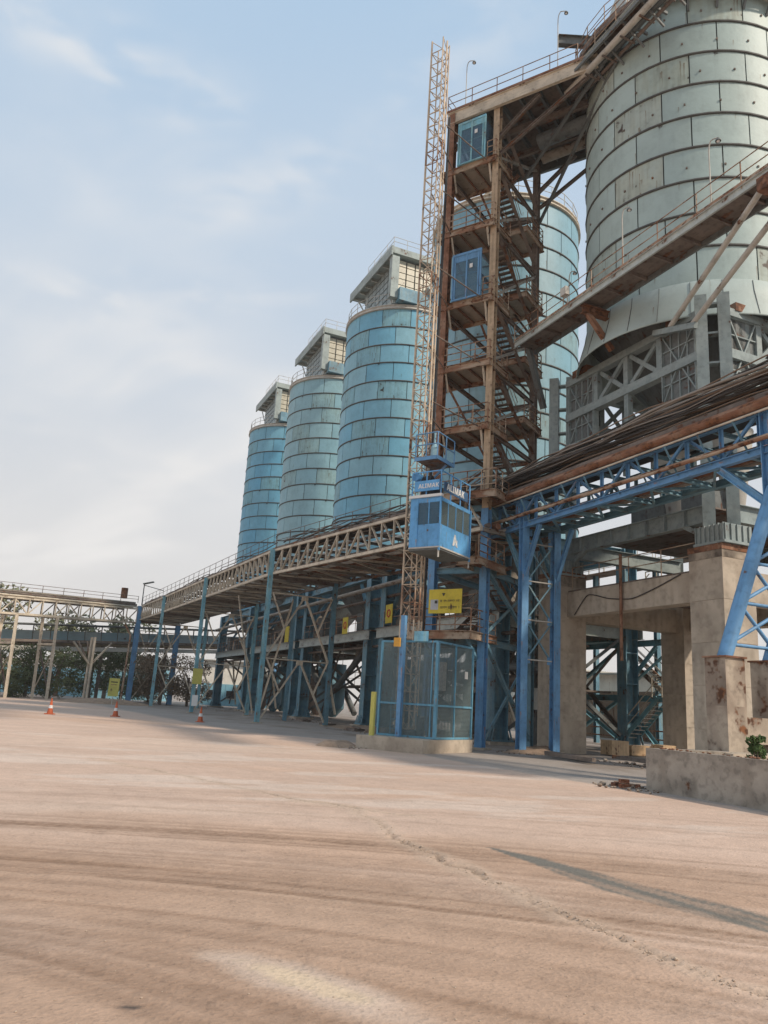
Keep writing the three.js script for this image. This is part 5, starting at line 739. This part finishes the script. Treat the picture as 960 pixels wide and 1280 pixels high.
// ------------------------------------------------------------------ yard things
function cone(x, f, label) { const o = thing('traffic_cone', label, 'cone', 'orange traffic cones in the yard'); o.position.copy(P(x, 0, f)); o.userData.placed = true; const L = (pr, n = 16) => new THREE.LatheGeometry(pr.map(p => new THREE.Vector2(...p)), n);
  add('base', new THREE.BoxGeometry(0.46, 0.05, 0.46).translate(0, 0.03, 0), M.orange, o); add('body', L([[0.19, 0.055], [0.17, 0.08], [0.12, 0.33], [0.085, 0.52], [0.03, 0.9], [0.0, 0.91]]), M.orange, o); add('white_band', L([[0.124, 0.34], [0.09, 0.51], [0.085, 0.515]]), M.white, o); }
cone(-18.3, 46.2, 'orange traffic cone on the open yard before the far pipe rack'); cone(-15.4, 48.8, 'orange traffic cone below the yellow green notice board'); cone(-10.15, 48.2, 'orange traffic cone near the lone blue post');
{ // low wall round the pedestals
  const o = one('low_wall', [boxIn(S, 8, 16.05, -0.1, 1.03, 14.6, 14.95), boxIn(S, 15.7, 16.05, -0.1, 1.03, 14.952, 20.6)], coat([0.40, 0.355, 0.30], { rust: 0.03, streak: 0.3, dirt: 0.55, sf: 6, sd: 180, rough: 0.95, bump: 0.02, size: 2.5, second: [0.30, 0.26, 0.215] }), 'low rough concrete wall in front of the pedestals', 'wall');
  one('wall_fill', boxIn(S, 8, 15.69, -0.1, 0.93, 14.96, 20.5), coat([0.34, 0.23, 0.15], { rust: 0.2, streak: 0, dirt: 0.5, sd: 186, N: 256, bump: 0.02 }), 'brown soil filling behind the low concrete wall', 'soil');
  seed = 91; const crumbs = []; for (let k = 0; k < 260; k++) { const s = rr(9, 15.8), v = rr(14.7, 15.3), r = rr(0.015, 0.05); const g = new THREE.IcosahedronGeometry(r, 0); const p = S(s, (v < 14.95 ? 1.03 : 0.93) + r * 0.4, v); g.scale(1, 0.7, 1.2); g.rotateY(rr(0, 6)); g.translate(p.x, p.y, p.z); crumbs.push(g); }
  const cr = add('rubble_crumbs', crumbs, M.rustPipe, scene); cr.userData = { kind: 'stuff', label: 'reddish crumbs of rubble along the low wall top', category: 'rubble' };
}
const brickM = [tint(M.rustPipe, 1.2, 1, 0.9), tint(M.rusty, 0.8, 0.7, 0.65), tint(M.rustPipe, 0.9, 0.8, 0.8)];
seed = 33; [[16.35, 0, 14.15, 0.3], [16.5, 0, 14.45, -0.4], [16.75, 0, 14.2, 0.9], [16.5, 0.1, 14.28, 0.2], [16.95, 0, 14.5, -0.2], [16.3, 0, 14.55, 1.2]].forEach(([s, h, v, t], i) => { const g = new THREE.BoxGeometry(0.24, 0.09, 0.12).rotateY(t); const p = S(s, h + 0.07, v); g.translate(p.x, p.y, p.z); one('brick', g, brickM[i % 3], 'loose reddish brick in the small heap beside the low wall', 'brick', 'loose bricks beside the low wall'); });
{ // timber and steel offcuts lying under the portal
  const items = [[28.6, 20.9, 25.4, 20.2], [28.2, 20.3, 24.6, 19.9], [27.2, 19.6, 24, 19.4], [26, 22, 23.4, 21.6]];
  items.forEach(([a, b, c, d], i) => one('steel_offcut', beam(S(a, 0.12 + 0.03 * i, b), S(c, 0.12 + 0.03 * i, d), 0.16, 0.14), M.rustGrey, ['longest steel offcut, beside the concrete pier', 'steel offcut lying parallel to the longest offcut', 'steel offcut nearest to the dusty yard edge', 'short steel offcut tucked under the concrete cross beam'][i], 'beam', 'offcuts lying under the portal'));
  [[29.9, 25.2, 1.0, 0.7], [30.4, 26.8, 1.4, 0.5], [29.6, 28, 0.8, 0.6]].forEach(([s, v, w, h], i) => one('wooden_crate', [boxIn(S, s, s + 0.8, 0.05, h, v, v + w)], tint(M.cream, 1, 0.8, 0.6), ['tallest timber crate behind the concrete pier', 'longest low timber crate behind the concrete pier', 'small timber crate standing deepest behind the pier'][i], 'crate', 'crates behind the concrete pier'));
  [[38.0, 17.3], [45.2, 18.6], [53, 19.7], [60, 20.3]].forEach(([s, v], i) => one('scrap_plate', [boxIn(S, s, s + 1.2 + i * 0.2, 0.02, 0.16, v, v + 0.7), beam(S(s - 0.4, 0.2, v + 0.2), S(s + 1.6, 0.24, v + 0.5), 0.1, 0.08)], M.rustGrey, ['small scrap plate on the apron beside the stair tower', 'scrap plate on the apron before the teal silo columns', 'scrap plate lying before the paired blue columns', 'longest scrap plate under the mottled blue silo bay'][i], 'scrap', 'scrap plates on the apron'));
}
// foliage: leaf-sized faces through the crown's volume
function leafGeo(n, sd, size, shape) { seed = sd; const pos = [], uv = []; for (let k = 0; k < n; k++) { const [x, y, z] = shape(); const s = size * rr(0.6, 1.4), a = V3(rr(-1, 1), rr(-1, 1), rr(-1, 1)).normalize(), b = a.clone().cross(V3(rr(-1, 1), rr(-1, 1), rr(-1, 1))).normalize(); const q = (i, j) => [x + (a.x * i + b.x * j) * s, y + (a.y * i + b.y * j) * s, z + (a.z * i + b.z * j) * s]; pos.push(...q(-1, 0), ...q(0, -0.45), ...q(1, 0), ...q(-1, 0), ...q(1, 0), ...q(0, 0.45)); uv.push(0, 0.5, 0.5, 0, 1, 0.5, 0, 0.5, 1, 0.5, 0.5, 1); } const g = new THREE.BufferGeometry(); g.setAttribute('position', new THREE.Float32BufferAttribute(pos, 3)); g.setAttribute('uv', new THREE.Float32BufferAttribute(uv, 2)); g.computeVertexNormals(); return g; }
const leafM = [[0.11, 0.14, 0.06], [0.09, 0.12, 0.05], [0.17, 0.18, 0.10], [0.20, 0.15, 0.10]].map(c => { const m = flat(...c, 0.85); m.side = THREE.DoubleSide; return m; });
function tree(x, f, h, r, m, label, n = 2600, sd = 1, size = 0.22, low = 0.25, name = 'tree') {
  const o = thing(name, label, name === 'tree' ? 'tree' : 'shrub'); o.position.copy(P(x, 0, f)); o.userData.placed = true; seed = sd; const cl = []; for (let k = 0; k < 16; k++) cl.push([rr(-1, 1) * r * 0.7, h * rr(low + 0.15, 0.88), rr(-1, 1) * r * 0.7, rr(0.3, 0.55) * r]);
  add('trunk', [bar(V3(0, -0.1, 0), V3(rr(-0.2, 0.2), h * 0.55, 0), sec.round(0.02 * h + 0.04, 8))].concat(cl.slice(0, 7).map(c => rod(V3(0, h * rr(0.2, 0.5), 0), V3(c[0], c[1], c[2]), 0.008 * h + 0.01, 5))), M.rustGrey, o);
  add('crown', leafGeo(n, sd + 5, size, () => { const c = cl[Math.floor(rnd() * cl.length)]; const u = rr(-1, 1), a = rr(0, 6.283), q = Math.cbrt(rr(0.15, 1)), w = Math.sqrt(1 - u * u); return [c[0] + c[3] * q * w * Math.cos(a), c[1] + c[3] * q * u * 0.8, c[2] + c[3] * q * w * Math.sin(a)]; }), m, o);
}
tree(-48.6, 99, 14.9, 5.0, leafM[2], 'tall olive green tree rising above the far pipe rack', 4200, 11, 0.3);
tree(-44, 112, 13.2, 4.5, leafM[2], 'rounded tree top showing over the pipes of the far rack', 2600, 12, 0.3); tree(-38, 114, 12.8, 4.6, leafM[2], 'wide tree top behind the rust red drum', 2600, 13, 0.3);
const dk = [[-46, 88, 5.6, 3.4, 0], [-42, 94, 6, 3.6, 1], [-38, 95, 5.6, 3.4, 0], [-35.5, 101, 6.5, 3.6, 1], [-32.5, 104, 6.5, 3.6, 0], [-30, 108, 6.2, 3.2, 1], [-41, 88.5, 4.4, 2.6, 0]];
dk.forEach(([x, f, h, r, m], i) => tree(x, f, h, r, leafM[m], ['dark green bush at the left end behind the rack legs', 'dark green thicket behind the cream trestles', 'dark bush between the cream trestle and strutted post', 'dense dark tree behind the strutted post', 'dense dark tree behind the bent brown pole', 'dark tree just behind the thick blue corner posts', 'low dark bush beside the brown steel box'][i], 3600, 40 + i, 0.15, 0.0));
[[-25.5, 97, 6.5, 3.0], [-22.5, 98, 6.2, 2.6], [-27.5, 101, 6, 2.6]].forEach(([x, f, h, r], i) => tree(x, f, h, r, leafM[3], ['dry brown creeper thicket behind the slim blue trestle', 'dry brown thicket left of the pale yellow notice post', 'dry brown creeper between the corner posts'][i], 3600, 60 + i, 0.13, 0.0));
{ const p = S(14.5, 0, 16.7); tree(p.x, -p.z, 1.65, 0.24, tint(leafM[0], 0.07, 0.12, 0.035), 'small green shrub growing behind the low concrete wall', 900, 80, 0.06, 0.35, 'shrub'); }
// ------------------------------------------------------------------ far buildings
function shed(label, F, a0, a1, b0, b1, lo, hi, mLow, mHi, mRoof, wins) { const o = thing('warehouse', label, 'building'); const n = Math.round((a1 - a0) / 1.2), st = (a1 - a0) / n;
  for (let k = 0; k < n; k++) add('wall_sheet', boxIn(F, a0 + k * st + 0.015, a0 + (k + 1) * st - 0.015, 0, lo, b0 - 0.03 * (k % 2), b0 + 0.1), mLow, o);
  add('upper_wall', boxIn(F, a0, a1, lo, hi, b0 + 0.02, b0 + 0.2), mHi, o); add('wall', [boxIn(F, a0, a1, 0, hi, b0 + 0.2, b1)], mLow, o); add('roof', [boxIn(F, a0 - 0.3, a1 + 0.3, hi, hi + 0.15, b0 - 0.6, b1 + 0.5)], mRoof, o);
  if (wins) for (let k = 0; k < wins; k++) { const a = mix(a0, a1, (k + 0.5) / wins); const w = add('window', boxIn(F, a - 0.7, a + 0.7, lo * 0.35, lo * 0.7, b0 - 0.08, b0 - 0.04), M.dark, o); add('sill', boxIn(F, a - 0.8, a + 0.8, lo * 0.35 - 0.12, lo * 0.35 - 0.01, b0 - 0.2, b0 - 0.03), M.galv, w); } }
const sheetPale = tint(M.plate, 0.95, 0.9, 0.82), sheetBlue = tint(M.plate, 0.25, 0.5, 0.62);
shed('brown sheeted warehouse with pale upper band behind the concrete portal', S, 30, 64, 47, 60, 4.0, 5.4, M.brownWall, sheetPale, M.galv, 0);
shed('pale warehouse added for bright gaps between the blue silo columns', S, 66, 104, 52, 64, 2.6, 6.2, M.brownWall, sheetPale, M.galv, 0);  // added building, its pale upper wall supplies bright gaps under the silos
shed('white office block with blue band behind the brown thicket', (a, h, b) => P(a, h, b), -26, -8, 122, 132, 3.2, 6.6, sheetBlue, sheetPale, M.galv, 6);
shed('pale blue shed behind the far pipe rack', (a, h, b) => P(a, h, b), -60, -34, 124, 134, 4.2, 5.2, sheetBlue, sheetPale, M.galv, 5);
// ------------------------------------------------------------------ stair and frame behind the portal
{
  const o = thing('service_stair', 'galvanised service stair with teal landings behind the concrete portal', 'stair'), v0 = 31.6;
  const teal = tint(M.blueOld, 1.1, 1.25, 1.15);
  add('column', bar(S(34.4, 0, 33.8), S(34.4, 9.5, 33.8), hsec(0.55, 0.4, 0.04, 0.04)), M.galv, o); add('column', bar(S(42.5, 0, 32.4), S(42.5, 8.5, 32.4), hsec(0.4, 0.4, 0.04, 0.04)), M.galv, o);
  for (const [h, a, b] of [[2.9, 33, 43], [6.0, 33, 43.5], [8.6, 33, 43]]) add('floor_beam', hb(S(a, h, 32.3), S(b, h, 32.3), 0.2, 0.34), teal, o);
  const fl = (s0, h0, s1, h1, v, m) => { const f = add('stair_flight', [beam(S(s0, h0, v - 0.45), S(s1, h1, v - 0.45), 0.05, 0.28), beam(S(s0, h0, v + 0.45), S(s1, h1, v + 0.45), 0.05, 0.28)], m, o), n = Math.round(Math.abs(h1 - h0) / 0.22); for (let k = 1; k < n; k++) { const t = k / n; add('tread', boxIn(S, mix(s0, s1, t) - 0.14, mix(s0, s1, t) + 0.14, mix(h0, h1, t) - 0.02, mix(h0, h1, t) + 0.02, v - 0.43, v + 0.43), M.galv, f); } for (const e of [-0.45, 0.45]) add('stair_rail', [rod(S(s0, h0 + 1, v + e), S(s1, h1 + 1, v + e), 0.03), rod(S(s0, h0 + 0.5, v + e), S(s1, h1 + 0.5, v + e), 0.025)], M.cream, f); };
  fl(37.0, 0.05, 33.6, 2.9, 31.9, teal); fl(33.9, 2.95, 38.4, 6.1, 33, M.rusty); fl(37.6, 6.2, 34.0, 8.8, 31.9, M.galv);
  for (const [h, a, b] of [[2.95, 32.4, 33.9], [6.2, 37.4, 40.5], [8.8, 32.5, 34.2]]) { add('landing', boxIn(S, a, b, h - 0.08, h, 31.3, 33.6), teal, o); railing(o, [S(a, h, 31.35), S(b, h, 31.35)], { m: M.cream, gap: 0.7, h: 1.1, r: 0.03 }); }
  for (const [a, b, c, d] of [[37.4, 0.4, 42.3, 2.8], [42.3, 0.4, 37.6, 2.8], [37.4, 3.2, 34.5, 5.8], [42.3, 3.2, 37.6, 5.8], [34.5, 0.3, 37.2, 2.7], [33, 5.9, 37.4, 3.2]]) add('brace', ang(S(a, b, 32.3), S(c, d, 32.3), 0.18), teal, o);
  for (const h of [1.1, 0.6]) add('barrier_rail', beam(S(32, h, 35.5), S(46, h, 35.5), 0.06, 0.08), M.rustPipe, o);
  // upper walkways seen above the beam
  const w = thing('rear_walkway', 'rear steel walkway with beige handrails above the concrete cross beam', 'walkway'); for (const [h, v] of [[8.3, 34.5], [11.6, 36]]) { add('deck', boxIn(S, 30, 50, h, h + 0.08, v, v + 1.3), M.rustGrey, w); railing(w, [S(30, h + 0.08, v), S(50, h + 0.08, v)], { m: M.cream, gap: 1.6, h: 1.1 }); railing(w, [S(30, h + 0.08, v + 1.3), S(50, h + 0.08, v + 1.3)], { m: M.cream, gap: 1.6, h: 1.1 }); } for (const s of [33, 39, 45]) add('leg', bar(S(s, 0, 36.6), S(s, 11.6, 36.6), hsec(0.3, 0.3)), M.blueOld, w);
}
// pipes and ducts crowding the space between the tower and the portal
{
  const o = thing('duct_cluster', 'dark cluster of ducts and pipes between the stair tower and the concrete pier', 'ducts'); seed = 210;
  for (let k = 0; k < 7; k++) { const v = 24.2 + k * 0.33, h = rr(3.4, 10.4); add('duct', polyTube([S(33.2, h, v), S(38 + rr(0, 4), h + rr(-0.6, 0.6), v), S(50, h + rr(-1, 1), v + rr(-0.5, 0.5))], rr(0.12, 0.34), 10), [M.rustGrey, M.steelDark, M.pipeGrey, M.steelDark][k % 4], o); }
  for (let k = 0; k < 5; k++) { const s = 33.5 + k * 0.8, v = 24.6 + (k * 37 % 5) * 0.4; add('riser', rod(S(s, 0.1, v), S(s, rr(6, 12), v), rr(0.08, 0.2), 8), M.steelDark, o); }
  add('platform', boxIn(S, 33, 40, 5.2, 5.3, 24.4, 26.4), M.rustGrey, o); add('cabinet', boxIn(S, 34.5, 35.6, 1.9, 3.0, 24.6, 25.4), M.galv, o);
  railing(o, [S(33.2, 5.3, 24.4), S(40, 5.3, 24.4)], { m: M.rusty, gap: 1.2, h: 1.1 });
}
// beams over the teal silo's roof, beside the near silo
{ const o = thing('roof_girder', 'cream sloping girder with dark strut above the teal silo roof', 'girder'); const sc = siloS[3]; add('girder', hb(S(sc - 8, 36.4, 24.5), S(sc + 4, 40.5, 27), 0.3, 0.4), M.cream, o); add('strut', hb(S(sc - 1.5, 35.9, 25.2), S(sc - 4.6, 37.6, 25.2), 0.25, 0.3), M.steelDark, o); add('tie_rod', rod(S(sc - 2, 36.3, 25.2), S(sc - 9, 36.5, 25), 0.05), M.steelDark, o); add('dome', (() => { const g = new THREE.SphereGeometry(1.6, 20, 12, 0, 6.3, 0, 1.6); const p = S(sc + 2.4, 36.2, 25.4); g.translate(p.x, p.y, p.z); return g; })(), M.cream, o); }
// stones along the ground crack, grit on the yard
{ seed = 501; const gs = []; const base = new THREE.IcosahedronGeometry(1, 0); let acc = 0;
  for (let k = 0; k < 420; k++) { const i = Math.min(CRACK.length - 2, 5 + Math.floor(Math.pow(rnd(), 0.7) * (CRACK.length - 6))), t = rnd(), x = mix(CRACK[i][0], CRACK[i + 1][0], t) + rr(-1, 1) * rr(0, 0.16), f = mix(CRACK[i][1], CRACK[i + 1][1], t) + rr(-1, 1) * rr(0, 0.16), r = rr(0.003, 0.011) * (rnd() < 0.08 ? 1.8 : 1); const g = base.clone(); g.scale(r, r * 0.7, r * rr(0.8, 1.4)); g.rotateY(rr(0, 6)); const hh = groundAt(x, f)[3]; g.translate(x, hh + r * 0.3, -f); gs.push(g); }
  for (let k = 0; k < 500; k++) { const f = 3 + 14 * Math.pow(rnd(), 1.5), x = rr(-0.62, 0.62) * f, r = rr(0.003, 0.009); const g = base.clone(); g.scale(r, r * 0.7, r); const hh = groundAt(x, f)[3]; g.translate(x, hh + r * 0.3, -f); gs.push(g); }
  const st = add('crack_gravel', gs, coat([0.47, 0.36, 0.27], { rust: 0, streak: 0, dirt: 0.3, sd: 220, N: 64 }), scene); st.userData = { kind: 'stuff', label: 'crumbled stones along the crack in the dusty yard', category: 'gravel' };
}
{ // broken bits swept against column feet, plinth and wall
  seed = 640; const gs = [], base = new THREE.IcosahedronGeometry(1, 0); const spots = [[29.4, 19.6, 1.4, 1], [31, 22.2, 1.6, 0.5], [16.4, 14.3, 1.2, 0.7], [29.5, 11.8, 1.6, 0.8], [24, 21.5, 3, 1], [52.5, 21.8, 3, 1.2], [70, 21.8, 3, 1.2], [36, 20, 3, 2], [44, 19, 5, 2], [60, 20, 6, 2], [84, 20, 6, 3]];
  for (const [s, v, a, b] of spots) for (let k = 0; k < 70; k++) { const r = rr(0.015, 0.05) * (rnd() < 0.1 ? 2.2 : 1), p = S(s + a * (rnd() + rnd() - 1), r * 0.35 + 0.02, v + b * (rnd() + rnd() - 1)); const g = base.clone(); g.scale(r * rr(0.7, 1.6), r * 0.7, r); g.rotateY(rr(0, 6)); g.translate(p.x, p.y, p.z); gs.push(g); }
  const st = add('broken_debris', gs, M.conDirty, scene); st.userData = { kind: 'stuff', label: 'broken concrete bits strewn at the column feet', category: 'debris' };
}
// dirt heaps at the foot of the plinth and piers
{ const heap = (s, v, w, d, h, sd2) => { const g = new THREE.PlaneGeometry(w, d, 20, 14); g.rotateX(-Math.PI / 2); const p = g.attributes.position; for (let i = 0; i < p.count; i++) { const x = p.getX(i) / w * 2, z = p.getZ(i) / d * 2, q = Math.max(0, 1 - x * x - z * z); p.setY(i, -0.03 + h * Math.pow(q, 0.8) * (0.7 + 0.6 * noise(x * 4, z * 4, sd2)) + 0.03 * q); } g.computeVertexNormals(); const c = S(s, 0.01, v); g.rotateY(SITE); g.translate(c.x, c.y, c.z); const uv = g.attributes.uv; for (let i = 0; i < uv.count; i++) uv.setXY(i, uv.getX(i) * w, uv.getY(i) * d); return g; };
  const dm = coat([0.36, 0.255, 0.18], { rust: 0.05, streak: 0, dirt: 0.45, sd: 230, N: 256, rough: 0.95, bump: 0.02, size: 1.5 });
  const L = ['low heap of brown dirt beside the plinth', 'dirt heaped at the foot of the blue trestle', 'dirt strip along the foot of the concrete pier', 'brown dirt strip under the cream gantry', 'dirt bank before the rack legs'];
  [[29.6, 11.5, 1.8, 1.6, 0.22], [29.4, 20.6, 3.4, 1.4, 0.22], [31, 22.3, 3, 1.2, 0.25], [48, 21.3, 5, 14, 0.22], [88, 8, 10, 5, 0.5]].forEach(([s, v, w, d, h], i) => one('dirt_heap', heap(s, v, w, d, h, 300 + i), dm, L[i], 'dirt', 'dirt heaps'));
}
// ------------------------------------------------------------------ set every thing's origin at its base
scene.updateMatrixWorld(true);
for (const o of [...scene.children]) {
  if (o.isLight || !o.name || o.userData.kind === 'structure' || o.isCamera) continue;
  if (o.userData.placed) { delete o.userData.placed; continue; }
  const b = new THREE.Box3().setFromObject(o); if (!isFinite(b.min.x)) continue; const p = V3((b.min.x + b.max.x) / 2, b.min.y, (b.min.z + b.max.z) / 2);
  if (o.isMesh) { o.geometry.translate(-p.x, -p.y, -p.z); o.position.copy(p); } else { o.position.copy(p); for (const c of o.children) c.position.sub(p); }
}
renderer.render(scene, camera);
